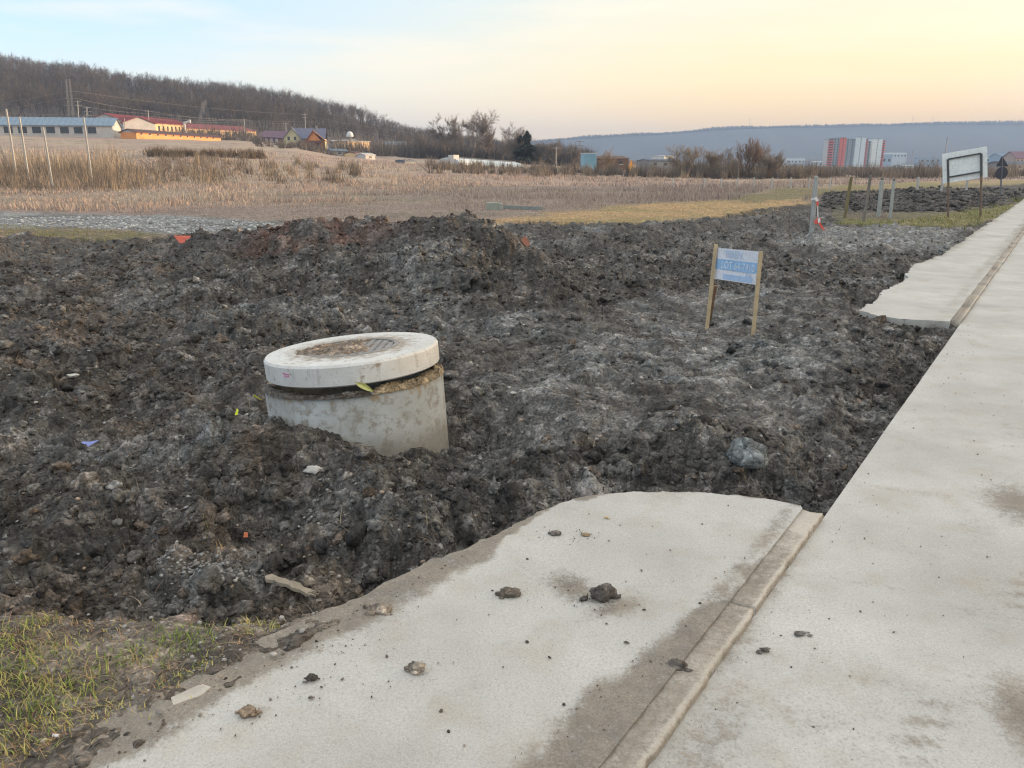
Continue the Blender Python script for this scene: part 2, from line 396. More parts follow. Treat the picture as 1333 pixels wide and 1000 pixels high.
def paint(name, col, rough=.7, var=.18, scale=3, bump=0, metal=None, spec=None, grime=None):
    """painted / raw surface with uneven tone"""
    t = NT(name); co = t.obj()
    f = t.noise(scale, 4, .6, co); f2 = t.noise(scale * 9, 3, .6, co)
    a = tuple(c * (1 - var) for c in col); b = tuple(min(1, c * (1 + var)) for c in col)
    c = t.mix(t.ramp(f, (.3, 0), (.7, 1)), a, b)
    c = t.mix(t.ramp(f2, (.45, 0), (.75, .5)), c, grime or tuple(v * .6 for v in col))
    nrm = t.bump(f2, .4, bump) if bump else None
    return t.fin(c, rough, nrm, spec, metal)

# ground
def soil_material(name, k=1.0):
    """crumbly earth: nested broken cells in 3D so that slopes carry the same texture as flats"""
    t = NT(name); ca = t.attr('Col').outputs['Color']
    wv = t.add('ShaderNodeTexNoise'); wv.inputs['Scale'].default_value = 14; wv.inputs['Detail'].default_value = 3; t.l.new(t.pos(), wv.inputs['Vector'])
    ws = t.add('ShaderNodeVectorMath', operation='MULTIPLY_ADD'); t.l.new(wv.outputs['Color'], ws.inputs[0]); ws.inputs[1].default_value = (.06, .06, .06); t.l.new(t.pos(), ws.inputs[2]); wp = ws.outputs[0]
    nb = None; c = ca
    for sc, kc, bs, bd in ((8.5, .34, .6, .07), (23, .34, .65, .035), (62, .34, .55, .014)):
        v = t.add('ShaderNodeTexVoronoi'); v.inputs['Scale'].default_value = sc; v.inputs['Randomness'].default_value = 1; t.l.new(wp, v.inputs['Vector'])
        bw = t.add('ShaderNodeSeparateColor'); t.l.new(v.outputs['Color'], bw.inputs[0])
        c = t.mix(1.0, c, t.ramp(bw.outputs[0], (0, 1 - kc), (.75, 1.0), (1, 1 + kc * 1.35)), 'MULTIPLY')
        inv = t.math('SUBTRACT', .7, v.outputs['Distance']); nb = t.bump(inv, bs, bd * k, nb)
    n1 = t.noise(55, 4, .7); c = t.mix(1.0, c, t.ramp(n1, (.28, .62), (.72, 1.4)), 'MULTIPLY'); nb = t.bump(n1, .5, .012 * k, nb)
    n2 = t.noise(190, 3, .6); c = t.mix(t.ramp(n2, (.71, 0), (.77, .6)), c, (.30, .27, .23))
    return t.fin(c, t.ramp(n1, (.35, .68), (.65, .95)), nb, .35)
M_soil = soil_material('ground_soil'); M_clod = soil_material('soil_clod', .7)
t = NT('field_ground'); ca = t.attr('Col').outputs['Color']; n3 = t.noise(3, 5, .65)
M_ground = t.fin(t.mix(1.0, ca, t.ramp(n3, (.25, .7), (.75, 1.3)), 'MULTIPLY'), .92, t.bump(n3, .4, .05), .25)
# paving concrete, dusty; 'dirt' attribute = trodden-in mud
def paving(name, base, tex):
    t = NT(name); d = t.attr('dirt').outputs['Fac']
    n1 = t.noise(1.3, 5, .6); n2 = t.noise(90, 2, .7); n3 = t.noise(9, 5, .7); n4 = t.noise(330, 2, .7); n5 = t.noise(3.5, 3, .6); n6 = t.noise(150, 2, .8); n7 = t.noise(28, 4, .75)
    b1 = tuple(v * .78 for v in base); b2 = tuple(v * 1.1 for v in base)
    c = t.mix(t.ramp(n1, (.3, 0), (.7, 1)), b1, b2)
    c = t.mix(t.math('MULTIPLY', t.ramp(n5, (.5, 0), (.72, 1)), .45), c, (.36, .30, .235))
    c = t.mix(t.ramp(n2, (.52, 0), (.72, .55)), c, tuple(v * .6 for v in base))
    c = t.mix(t.ramp(n4, (.55, 0), (.7, .45)), c, (.70, .67, .62))
    c = t.mix(t.ramp(n3, (.62, 0), (.8, .5)), c, (.30, .265, .22))
    c = t.mix(1.0, c, t.ramp(n6, (.32, .87), (.68, 1.12)), 'MULTIPLY')
    c = t.mix(t.ramp(n7, (.66, 0), (.80, .5)), c, (.27, .24, .20))
    dd = t.math('ADD', d, t.math('MULTIPLY', t.math('SUBTRACT', n3, .5), .9)); dd = t.math('ADD', dd, t.math('MULTIPLY', t.math('SUBTRACT', n2, .5), .5))
    dd = t.math('ADD', dd, t.math('ADD', t.math('MULTIPLY', t.math('SUBTRACT', n6, .5), 1.3), t.math('MULTIPLY', t.math('SUBTRACT', n7, .5), .9)))
    dm = t.math('MULTIPLY', t.ramp(dd, (.32, 0), (.85, .86)), t.ramp(d, (.0, 0), (.12, 1)))
    dc = t.mix(t.ramp(n3, (.35, 0), (.65, 1)), (.13, .112, .092), (.235, .20, .16))
    dc = t.mix(1.0, dc, t.ramp(n6, (.3, .6), (.7, 1.45)), 'MULTIPLY'); c = t.mix(dm, c, dc)
    nb = t.bump(n2, .6, .004 * tex); nb = t.bump(n4, .5, .0018 * tex, nb); nb = t.bump(n3, .5, .006, nb)
    return t.fin(c, .9, nb, .3)
M_slab = paving('slab_concrete', (.475, .472, .45), 1.0)
M_road = paving('road_concrete', (.47, .468, .448), .8)
M_kerb = paving('kerb_concrete', (.47, .43, .375), .6)

# ------------------------------------------------------------------ ground sheet
def ground():
    rs = [.25, .6, 1.0, 1.3, 1.5]; r = 1.62
    while r < 34: rs.append(r); r += r * min(.02, .0027 + .00042 * r)
    while r < 4000: rs.append(r); r *= 1.022
    rs = np.array(rs)
    th = np.concatenate([np.linspace(-45, 45, 1120), np.linspace(45, 315, 60)[1:-1]]) * math.pi / 180
    R, T = np.meshgrid(rs, th, indexing='ij'); x = (R * np.sin(T)).ravel(); y = (R * np.cos(T)).ravel()
    z, col = surface(x, y)
    nr, nt = R.shape; i = np.arange(nr - 1)[:, None] * nt; j = np.arange(nt)[None, :]; j2 = (j + 1) % nt
    f = np.stack([i + j, i + nt + j, i + nt + j2, i + j2], -1).reshape(-1, 4)[:, ::-1]
    o = mesh_np('ground', np.stack([x, y, z], 1), f, M_soil, cols=col, smooth=True)
    o.data.materials.append(M_ground); rf = R.ravel()[f[:, 0]] > 64; o.data.polygons.foreach_set('material_index', rf.astype(np.int32))
    tag(o, kind='structure')
ground()

# ------------------------------------------------------------------ pavements
def slab(name, s, tt, poly, zf, thick, mat, dirtf, jit=.0):
    S, T = np.meshgrid(s, tt, indexing='ij'); x, y = st2xy(S.ravel(), T.ravel())
    j = jit * fbm(x / .07, y / .07, 3, 55) + jit * 1.5 * fbm(x / .4, y / .4, 2, 56)
    j = j * ss(.2, .4, np.abs(T.ravel()) + (T.ravel() < 0) * 1.0)
    sd_ = (poly_sd(x, y, poly) + j).reshape(S.shape)
    cc = (sd_[:-1, :-1] + sd_[1:, :-1] + sd_[1:, 1:] + sd_[:-1, 1:]) / 4 < 0
    ni, nj = S.shape; ids = np.arange(ni * nj).reshape(ni, nj)
    q = np.stack([ids[:-1, :-1], ids[1:, :-1], ids[1:, 1:], ids[:-1, 1:]], -1)[cc]
    z = zf(x, y, sd_.ravel()); d = dirtf(x, y, sd_.ravel())
    e = np.concatenate([q[:, [0, 1]], q[:, [1, 2]], q[:, [2, 3]], q[:, [3, 0]]]); key = np.sort(e, 1); key = key[:, 0].astype(np.int64) * (ni * nj) + key[:, 1]
    u, inv, cnt = np.unique(key, return_inverse=True, return_counts=True); be = e[cnt[inv] == 1]
    N = ni * nj
    gs, gt = np.gradient(sd_, s, tt); bv = np.unique(be); q_ = sd_.ravel()[bv]; lim = np.abs(q_) < .05 + .5 * max(np.min(np.diff(s)), np.min(np.diff(tt)))
    g1, g2 = gs.ravel()[bv], gt.ravel()[bv]; gn = np.maximum(g1 * g1 + g2 * g2, .25); S2, T2 = S.ravel().copy(), T.ravel().copy(); cap = 1.2 * max(np.min(np.diff(s)), np.min(np.diff(tt)))
    S2[bv] -= np.clip(q_ * g1 / gn, -cap, cap) * lim; T2[bv] -= np.clip(q_ * g2 / gn, -cap, cap) * lim; x, y = st2xy(S2, T2)
    side = np.stack([be[:, 1], be[:, 0], be[:, 0] + N, be[:, 1] + N], 1)
    v = np.concatenate([np.stack([x, y, z], 1), np.stack([x, y, z - thick], 1)])
    f = np.concatenate([q, side]); used = np.unique(f); mp = np.full(2 * N, -1); mp[used] = np.arange(len(used)); d2 = np.concatenate([d, np.minimum(1, d + .75)])
    o = mesh_np(name, v[used], mp[f][:, ::-1] if False else mp[f], mat, attrs={'dirt': d2[used]}, smooth=False)
    me = o.data; bm = bmesh.new(); bm.from_mesh(me); bmesh.ops.recalc_face_normals(bm, faces=bm.faces); bm.to_mesh(me); bm.free()
    me.polygons.foreach_set('use_smooth', np.ones(len(me.polygons), bool))
    me.set_sharp_from_angle(angle=math.radians(50))
    return tag(o, kind='structure')
# the big stains and clod piles on the near slab (photo px): pos, radius m, strength
STAINS = [(745, 765, .10, .16, .95), (800, 792, .15, .07, .85), (905, 690, .2, .04, .3), (600, 900, .25, .06, .25), (690, 590, .3, .1, .3), (850, 760, .3, .05, .28), (700, 830, .2, .10, .25), (800, 790, .08, .05, .5), (325, 930, .07, .05, .5), (665, 775, .06, .04, .4), (545, 875, .06, .03, .4)]
def near_dirt(x, y, sd):
    s, t = xy2st(x, y)
    d = np.zeros_like(x)
    # band of trodden mud along the kerb, wider towards the camera
    w = .02 + .035 * fbm(s / .3, t * 0 + 3, 3, 15) + .018 * ss(-1.0, -1.9, s) + .03 * gauss(s, s * 0, -1.35, 0, .22, 1)
    d = np.maximum(d, ss(w + .065, w * .2, np.abs(t - .15)) * (.62 + .35 * fbm(x / .09, y / .09, 4, 16)))
    # mud carried over the field-side edge
    lw = np.interp(s, [-3.2, -2.6, -2.2, -1.9, -1.6, -1.2, -.9, 0], [.28, .27, .24, .25, .17, .13, .01, -.03])
    d = np.maximum(d, ss(lw + .03, lw * .55, -sd + .05 * fbm(x / .12, y / .12, 3, 17)) * .95)
    for px, py, a, b, k in STAINS:
        cx, cy = G(px, py, .034); d = np.maximum(d, k * gauss(x, y, cx, cy, a, b, .5))
    return np.clip(d, 0, 1)
def zn(x, y, sd): return .034 + .004 * fbm(x / .5, y / .5, 3, 18) + .0012 * fbm(x / .035, y / .035, 2, 19) + .006 * np.minimum(1, near_dirt(x, y, sd)) * (1 + fbm(x / .05, y / .05, 2, 20)) * .5
slab('pavement', np.arange(-4.0, .1, .011), np.arange(.114, 1.8, .011), near_poly, zn, .13, M_slab, near_dirt, .018)
def far_dirt(x, y, sd):
    s, t = xy2st(x, y)
    d = ss(.12, .03, np.abs(t - .2)) * .6 * (.7 + .5 * fbm(s / .8, t, 3, 25))
    d = np.maximum(d, ss(.22, .02, -sd + .1 * fbm(x / .4, y / .4, 3, 26)) * .6 * ss(9, 12, s))
    return np.clip(d, 0, 1)
slab('pavement', np.concatenate([np.arange(5.3, 14, .03), np.arange(14, 40, .15), np.arange(40, 300, 2.)]), np.concatenate([np.arange(.114, 1.3, .03)]), far_poly,
     lambda x, y, sd: .034 + .006 * fbm(x / .5, y / .5, 3, 28), .13, M_slab, far_dirt, .04)
def road_dirt(x, y, sd):
    s, t = xy2st(x, y)
    d = .55 * ss(.12, .0, -t + .04 * fbm(s / .25, t / .25, 3, 37)) * ss(.3, -.2, s) * ss(-.25, .2, fbm(s / .35, t * 0, 3, 33) + .15)
    d = np.maximum(d, .6 * gauss(s, t, -1.75, -.10, .45, .12))
    for px, py, a, b, k in ((1325, 655, .18, .3, .95), (1333, 930, .12, .22, .95), (1150, 890, .18, .06, .42), (1230, 905, .14, .04, .4), (985, 850, .06, .03, .4), (1320, 560, .15, .5, .4), (1300, 800, .3, .1, .35), (1200, 720, .3, .05, .3), (950, 830, .12, .06, .6), (1120, 760, .35, .04, .35), (1190, 640, .5, .05, .38), (1060, 940, .2, .12, .4), (1270, 690, .12, .4, .3)):
        cx, cy = G(px, py); d = np.maximum(d, k * gauss(x, y, cx, cy, a, b, -.4))
    # faint tyre tracks turning across the road
    for off, k in ((0, .6), (1.35, .5)):
        pc = -.55 - off - .16 * (s + 1.6) - .10 * (s + 1.2) ** 2 * (s > -1.2) * .3
        tr = np.exp(-((t - pc) / .10) ** 2) * (.45 + .55 * (np.sin((s * .9 + t * .5) * 2 * math.pi / .09) > -.1)) * ss(-.5, .2, fbm(s / .6, t / .3, 3, 47) + .1)
        d = np.maximum(d, k * tr * ss(6, 2, s))
    return np.clip(d, 0, 1)
slab('road', np.concatenate([np.arange(-4.2, 2.5, .02), np.arange(2.5, 12, .06), np.arange(12, 40, .3), np.arange(40, 301, 3.)]), np.concatenate([np.arange(-7.4, -2.2, .3), np.arange(-2.2, -.02, .02), [-.008, .0, .008, .016]]), road_poly,
     lambda x, y, sd: .006 * fbm(x / .8, y / .8, 3, 38) + .0012 * fbm(x / .05, y / .05, 2, 39), .16, M_road, road_dirt, .006)
# kerb channel: separate cast lengths with chipped right-hand lips
def kerb(s0, s1, step, fine):
    vs, fs, ds = [], [], []; s = s0
    while s < s1 - .05:
        e = min(s + step * (1 + .05 * math.sin(s * 5)), s1); off = .006 * math.sin(s * 37) * .6; lean = .006 * math.sin(s * 91)
        ns = max(2, int((e - s - .012) / fine)); L = np.linspace(s + .006, e - .006, ns)
        prof = [(.002, -.10), (.002, .022), (.005, .031), (.014, .0335), (.028, .031), (.065, .0275), (.112, .031), (.112, -.10)]
        base = sum(len(a) for a in vs)
        for q in L:
            chip = .016 * max(0., float(fbm(np.array([q / .07]), np.array([s]), 4, 44, .65)[0]))
            pr = []
            for k, (t_, z_) in enumerate(prof):
                if k in (0, 1, 2): t_ = t_ + off + chip * (1.2 if k else .3)
                if k in (1, 2, 3): z_ = z_ - chip * .7
                px_, py_ = st2xy(q, t_); pr.append((px_, py_, z_ + (lean * (t_ - .07) * 3 if z_ > 0 else 0) + (.002 * math.sin(q * 40 + k) if z_ > 0 else 0)))
            vs.append(np.array(pr))
            dd = .5 + .4 * float(fbm(np.array([q / .35]), np.array([9.]), 3, 45)[0])
            clean = 1 if (q < -2.0 or -.25 < q < .05) else 0
            ds += [.8, .72, .35, .12, (.6 * dd + .3) * (1 - .8 * clean), (dd * .9 + .25) * (1 - .85 * clean), (.5) * (1 - .6 * clean), 1]
        K = len(prof)
        for a in range(ns - 1):
            for k in range(K - 1): fs.append((base + a * K + k, base + (a + 1) * K + k, base + (a + 1) * K + k + 1, base + a * K + k + 1))
        for a in (0, ns - 1):
            b0 = base + a * K
            fs.append((b0, b0 + 1, b0 + 2, b0 + 7)); fs.append((b0 + 2, b0 + 3, b0 + 4, b0 + 7)); fs.append((b0 + 4, b0 + 5, b0 + 6, b0 + 7))
        s = e
    v = np.concatenate(vs)
    o = mesh_np('kerb', v, np.array(fs), M_kerb, attrs={'dirt': np.array(ds)})
    bm = bmesh.new(); bm.from_mesh(o.data); bmesh.ops.recalc_face_normals(bm, faces=bm.faces); bm.to_mesh(o.data); bm.free()
    return tag(o, kind='structure')
kerb(-4.0, .01, 1.02, .02); kerb(5.72, 60, 1.02, .25)
# unseen bank added right of the view to keep low sun off the near ground
def added_shade_bank():
    yy = np.arange(-120, 84, 3.); xx = np.linspace(-14, 14, 15); X, Y = np.meshgrid(xx, yy, indexing='ij')
    z = 7.0 * np.cos(X / 14 * math.pi / 2) ** 1.3 * ss(86, 76, Y) * ss(-124, -110, Y) * (1 + .15 * fbm(X / 9, Y / 9, 3, 501)) - .1
    n, m = X.shape; i = np.arange(n - 1)[:, None] * m; j = np.arange(m - 1)[None, :]
    f = np.stack([i + j, i + m + j, i + m + j + 1, i + j + 1], -1).reshape(-1, 4)
    c = np.tile(np.array([[.13, .11, .06]]), (X.size, 1)) * (1 + .4 * fbm(X.ravel() / 3, Y.ravel() / 3, 3, 502))[:, None]
    tag(mesh_np('added_shade_bank', np.stack([X.ravel() + 72, Y.ravel(), z.ravel()], 1), f, M_ground, cols=c, smooth=True), kind='structure')
added_shade_bank()
def haze():
    bm = bmesh.new(); bmesh.ops.create_cube(bm, size=1)
    me = bpy.data.meshes.new('haze'); bm.to_mesh(me); bm.free()
    o = bpy.data.objects.new('haze', me); COL.objects.link(o); o.scale = (9000, 9000, 205); o.location = (0, 0, 97.5)
    m = bpy.data.materials.new('haze'); m.use_nodes = True; n = m.node_tree.nodes; n.remove(n['Principled BSDF'])
    v = n.new('ShaderNodeVolumePrincipled'); v.inputs['Color'].default_value = (.30, .43, .66, 1); v.inputs['Density'].default_value = HAZE_D
    v.inputs['Anisotropy'].default_value = 0.0
    m.node_tree.links.new(v.outputs[0], n['Material Output'].inputs['Volume'])
    me.materials.append(m); tag(o, kind='stuff')
HAZE_D = .00031
# ------------------------------------------------------------------ mesh builder for man-made things
class MB:
    def __init__(s): s.v = []; s.f = []
    def add(s, v, f):
        b = len(s.v); s.v += [tuple(map(float, q)) for q in v]; s.f += [tuple(b + i for i in q) for q in f]; return s
    def box(s, x0, x1, y0, y1, z0, z1):
        return s.add([(x0, y0, z0), (x1, y0, z0), (x1, y1, z0), (x0, y1, z0), (x0, y0, z1), (x1, y0, z1), (x1, y1, z1), (x0, y1, z1)],
                     [(0, 3, 2, 1), (4, 5, 6, 7), (0, 1, 5, 4), (1, 2, 6, 5), (2, 3, 7, 6), (3, 0, 4, 7)])
    def hexa(s, p):   # 8 points: bottom ring then top ring
        return s.add(p, [(0, 3, 2, 1), (4, 5, 6, 7), (0, 1, 5, 4), (1, 2, 6, 5), (2, 3, 7, 6), (3, 0, 4, 7)])
    def plate(s, c, off):   # 4 corners + thickness vector
        c = [Vector(q) for q in c]; off = Vector(off); return s.hexa([tuple(q) for q in c] + [tuple(q + off) for q in c])
    def tube(s, p0, p1, r0, r1, n=8, caps=True):
        p0, p1 = Vector(p0), Vector(p1); d = (p1 - p0).normalized(); a = d.orthogonal().normalized(); b = d.cross(a); v = []
        for p, r in ((p0, r0), (p1, r1)):
            for k in range(n): t = 2 * math.pi * k / n; v.append(tuple(p + (a * math.cos(t) + b * math.sin(t)) * r))
        f = [(k, (k + 1) % n, n + (k + 1) % n, n + k) for k in range(n)]
        if caps: f += [tuple(range(n))[::-1], tuple(range(n, 2 * n))]
        return s.add(v, f)
    def beam(s, p0, p1, w, d, up=(0, 0, 1)):
        p0, p1 = Vector(p0), Vector(p1); z = (p1 - p0).normalized(); x = Vector((1, 0, 0)) if abs(z.x) < .8 else Vector((0, 1, 0))
        y = z.cross(x).normalized(); x = y.cross(z).normalized()
        return s.hexa([tuple(p + x * a * w / 2 + y * b * d / 2) for p in (p0, p1) for a, b in ((-1, -1), (1, -1), (1, 1), (-1, 1))])
    def poly(s, pts, thick):   # outline in x,z extruded along y
        n = len(pts); v = [(x, 0, z) for x, z in pts] + [(x, thick, z) for x, z in pts]
        return s.add(v, [tuple(range(n)), tuple(range(n, 2 * n))[::-1]] + [(k, n + k, n + (k + 1) % n, (k + 1) % n) for k in range(n)])
    def lathe(s, prof, n=64, closed=True):
        m = len(prof); v = []
        for k in range(n):
            t = 2 * math.pi * k / n; v += [(r * math.cos(t), r * math.sin(t), z) for r, z in prof]
        f = []
        for k in range(n):
            k2 = (k + 1) % n
            for j in range(m if closed else m - 1):
                j2 = (j + 1) % m; f.append((k * m + j, k2 * m + j, k2 * m + j2, k * m + j2))
        return s.add(v, f)
    def build(s, name, mat, parent=None, smooth=False, bevel=0, angle=40, world=False):
        me = bpy.data.meshes.new(name); me.from_pydata(s.v, [], s.f)
        bm = bmesh.new(); bm.from_mesh(me); bmesh.ops.recalc_face_normals(bm, faces=bm.faces); bm.to_mesh(me); bm.free()
        if mat: me.materials.append(mat)
        o = bpy.data.objects.new(name, me); COL.objects.link(o)
        if parent:
            o.parent = parent
            if world:   # vertices were given in world space
                M = Matrix.Translation(parent.location) @ parent.rotation_euler.to_matrix().to_4x4()
                me.transform(M.inverted())
        if bevel:
            md = o.modifiers.new('bevel', 'BEVEL'); md.width = bevel; md.segments = 2; md.limit_method = 'ANGLE'
        if smooth:
            me.polygons.foreach_set('use_smooth', np.ones(len(me.polygons), bool)); me.set_sharp_from_angle(angle=math.radians(angle))
        return o
def part(name, mb, mat, parent, **k): return mb.build(name, mat, parent, **k)
def surf_z(x, y):
    return surface(np.atleast_1d(np.asarray(x, float)), np.atleast_1d(np.asarray(y, float)))[0]
def hit(px, py, y0=1.8, y1=30):
    d = ray(px, py); Y = np.exp(np.linspace(math.log(y0), math.log(y1), 700)); tt = Y / d[1]; X = d[0] * tt; Z = CAMH + d[2] * tt
    g = surf_z(X, Y); k = int(np.argmax(Z < g)); return float(X[k]), float(Y[k]), float(g[k])
def local_top(x, y, r=.12, q=.6):
    a = np.linspace(-r, r, 7); X, Y = np.meshgrid(x + a, y + a); return float(np.quantile(surf_z(X.ravel(), Y.ravel()), q))

# ------------------------------------------------------------------ manhole ring and its lid
t = NT('cast_concrete_ring'); co = t.obj()
sp = t.add('ShaderNodeSeparateXYZ'); t.l.new(co, sp.inputs[0])
n1 = t.noise(3.2, 5, .65, co); n2 = t.noise(14, 4, .7, co); n3 = t.noise(80, 3, .7, co)
c = t.mix(t.ramp(n1, (.35, 0), (.65, 1)), (.43, .455, .46), (.33, .335, .32))
c = t.mix(t.ramp(n2, (.48, 0), (.62, .8)), c, (.22, .20, .165))
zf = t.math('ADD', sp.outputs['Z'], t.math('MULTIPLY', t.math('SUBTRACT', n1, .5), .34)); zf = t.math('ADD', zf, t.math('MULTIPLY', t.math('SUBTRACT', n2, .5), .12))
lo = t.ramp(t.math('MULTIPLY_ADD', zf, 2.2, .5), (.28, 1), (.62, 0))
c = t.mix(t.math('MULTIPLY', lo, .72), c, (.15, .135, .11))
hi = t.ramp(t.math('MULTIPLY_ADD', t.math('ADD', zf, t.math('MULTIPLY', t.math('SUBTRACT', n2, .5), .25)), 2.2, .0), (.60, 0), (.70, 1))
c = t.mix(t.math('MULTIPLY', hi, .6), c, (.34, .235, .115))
c = t.mix(t.ramp(n3, (.60, 0), (.74, .6)), c, (.15, .14, .125))
M_ring = t.fin(c, .85, t.bump(n3, .6, .004, t.bump(n2, .4, .008)), .3)
t = NT('cast_concrete_lid'); co = t.obj()
sp = t.add('ShaderNodeSeparateXYZ'); t.l.new(co, sp.inputs[0])
mp = t.add('ShaderNodeMapping'); mp.inputs['Scale'].default_value = (1, 1, .16); t.l.new(co, mp.inputs[0])
n1 = t.noise(3, 5, .65, co); n2 = t.noise(17, 4, .7, co); n3 = t.noise(70, 3, .7, co); ns = t.noise(26, 4, .65, mp.outputs[0])
c = t.mix(t.ramp(n1, (.35, 0), (.65, 1)), (.62, .635, .63), (.53, .525, .50))
c = t.mix(t.ramp(ns, (.54, 0), (.75, .55)), c, (.24, .225, .19))
c = t.mix(t.ramp(n2, (.60, 0), (.70, .75)), c, (.25, .195, .14))
c = t.mix(t.ramp(n3, (.63, 0), (.70, .8)), c, (.17, .16, .145))
mpd = t.add('ShaderNodeMapping'); mpd.inputs['Scale'].default_value = (1, 1, 0); t.l.new(co, mpd.inputs[0]); ln = t.add('ShaderNodeVectorMath', operation='LENGTH'); t.l.new(mpd.outputs[0], ln.inputs[0])
soil_ = t.math('ADD', ln.outputs['Value'], t.math('MULTIPLY', t.math('SUBTRACT', n2, .5), -.55))
c = t.mix(t.ramp(soil_, (.30, .8), (.44, 0)), c, (.24, .185, .135))
M_lid = t.fin(c, .82, t.bump(n3, .6, .003, t.bump(n2, .3, .006)), .3)
M_iron = paint('cast_iron', (.21, .205, .20), .6, .25, 6, .002, grime=(.20, .15, .11))
M_mortar = paint('dried_mortar', (.30, .225, .14), .9, .3, 9, .01)
M_crust = paint('wet_soil_crust', (.085, .072, .06), .9, .3, 12, .012)

RC = Vector((RING[0], RING[1], 0))
ring = empty('manhole_ring', RC); ring.rotation_euler = (math.radians(4.2), math.radians(-6.2), 0)
tag(ring, 'squat grey concrete manhole ring half sunk in the churned soil, under the round lid', 'manhole ring')
ring.rotation_euler = (math.radians(-3.0), math.radians(-3.6), 0)
prof = [(.566, -.5), (.567, .283), (.560, .292), (.50, .292), (.492, .284), (.488, -.5)]
mb = MB(); mb.lathe(prof, 128); o = part('wall', mb, M_ring, ring, smooth=True, angle=50)
def lumpy_band(name, r0, r1, a0, a1, zb, h, mat, parent, seed):
    n, m = int((a1 - a0) / .012), 18; A = np.linspace(a0, a1, n); U = np.linspace(0, 1, m); AA, UU = np.meshgrid(A, U, indexing='ij')
    R = r0 + (r1 - r0) * UU; X = R * np.cos(AA); Y = R * np.sin(AA)
    e = np.clip(np.minimum(AA - a0, a1 - AA) / .12, 0, 1) ** .5
    Z = zb - .006 + h * np.sin(UU * math.pi) ** .5 * e * (.55 + .9 * (.5 + .5 * fbm((X / .09).ravel(), (Y / .09).ravel(), 4, seed).reshape(X.shape)))
    bb, tn = bumps(R.ravel() * AA.ravel(), R.ravel(), .045, seed + 3, .85); b2, t2 = bumps(R.ravel() * AA.ravel(), R.ravel(), .02, seed + 4, .85)
    Z = Z + ((bb * .55 + b2 * .5).reshape(X.shape)) * e * np.sin(UU * math.pi) ** .4
    v = np.stack([X.ravel(), Y.ravel(), Z.ravel()], 1); i = np.arange(n - 1)[:, None] * m; j = np.arange(m - 1)[None, :]
    f = np.stack([i + j, i + m + j, i + m + j + 1, i + j + 1], -1).reshape(-1, 4)
    cc = np.array(mat)[None] * (.7 + .65 * tn[:, None]) * (.8 + .4 * t2[:, None])
    return mesh_np(name, v, f, M_clod, parent, smooth=True, cols=cc)
lumpy_band('soil_crust', .498, .582, math.radians(190), math.radians(292), .286, .012, (.12, .105, .09), ring, 601)
lumpy_band('mortar', .492, .576, math.radians(292), math.radians(400), .287, .034, (.34, .265, .17), ring, 602)
lid = empty('concrete_cover', (RING[0] - .02, RING[1] - .02, .489)); lid.rotation_euler = (math.radians(-2.2), math.radians(-4.4), 0)
tag(lid, 'round pale concrete lid lying askew on the grey ring, soil caked over its iron grate', 'manhole lid')
mb = MB(); mb.lathe([(.530, -.132), (.545, -.122), (.546, -.014), (.535, 0), (.30, .002), (.30, -.05), (.24, -.05), (.24, -.132)], 128)
part('slab', mb, M_lid, lid, smooth=True, angle=35)
mb = MB(); mb.lathe([(.298, -.045), (.298, .004), (.270, .005), (.268, -.012), (.262, -.012), (.262, -.045)], 72)
fr = part('grate_frame', mb, M_iron, lid, smooth=True, angle=35)
mb = MB()
for k in range(-5, 6):   # cast grate: broad ribs both ways leave square holes
    x = k * .048; L = math.sqrt(max(0, .262 ** 2 - x * x)); mb.box(x - .0145, x + .0145, -L, L, -.030, .0005)
    mb.box(-L, L, x - .0145, x + .0145, -.032, -.002)
part('grate', mb, M_iron, lid)
mb = MB(); mb.box(-.5, -.5, 0, 0, 0, 0)
# pit bottom below the grate
mb = MB(); mb.tube((0, 0, -.10), (0, 0, -.09), .239, .239, 40); part('pit_cover', mb, M_iron, lid)
t = NT('magenta_mark'); M_mag = t.fin((.55, .16, .36), .6)
mb = MB()
for k, (a, z, w, h) in enumerate(((234.5, -.045, 1.4, .006), (235.5, -.052, .35, .022), (237, -.048, 1.2, .006), (236.6, -.062, 1.6, .005), (238.6, -.055, .35, .02))):
    a0, a1 = math.radians(a - w), math.radians(a + w)
    mb.hexa([(R * math.cos(q), R * math.sin(q), zz) for zz in (z - h / 2, z + h / 2) for R, q in ((.5472, a0), (.5472, a1), (.544, a1), (.544, a0))])
part('paint_mark', mb, M_mag, lid)
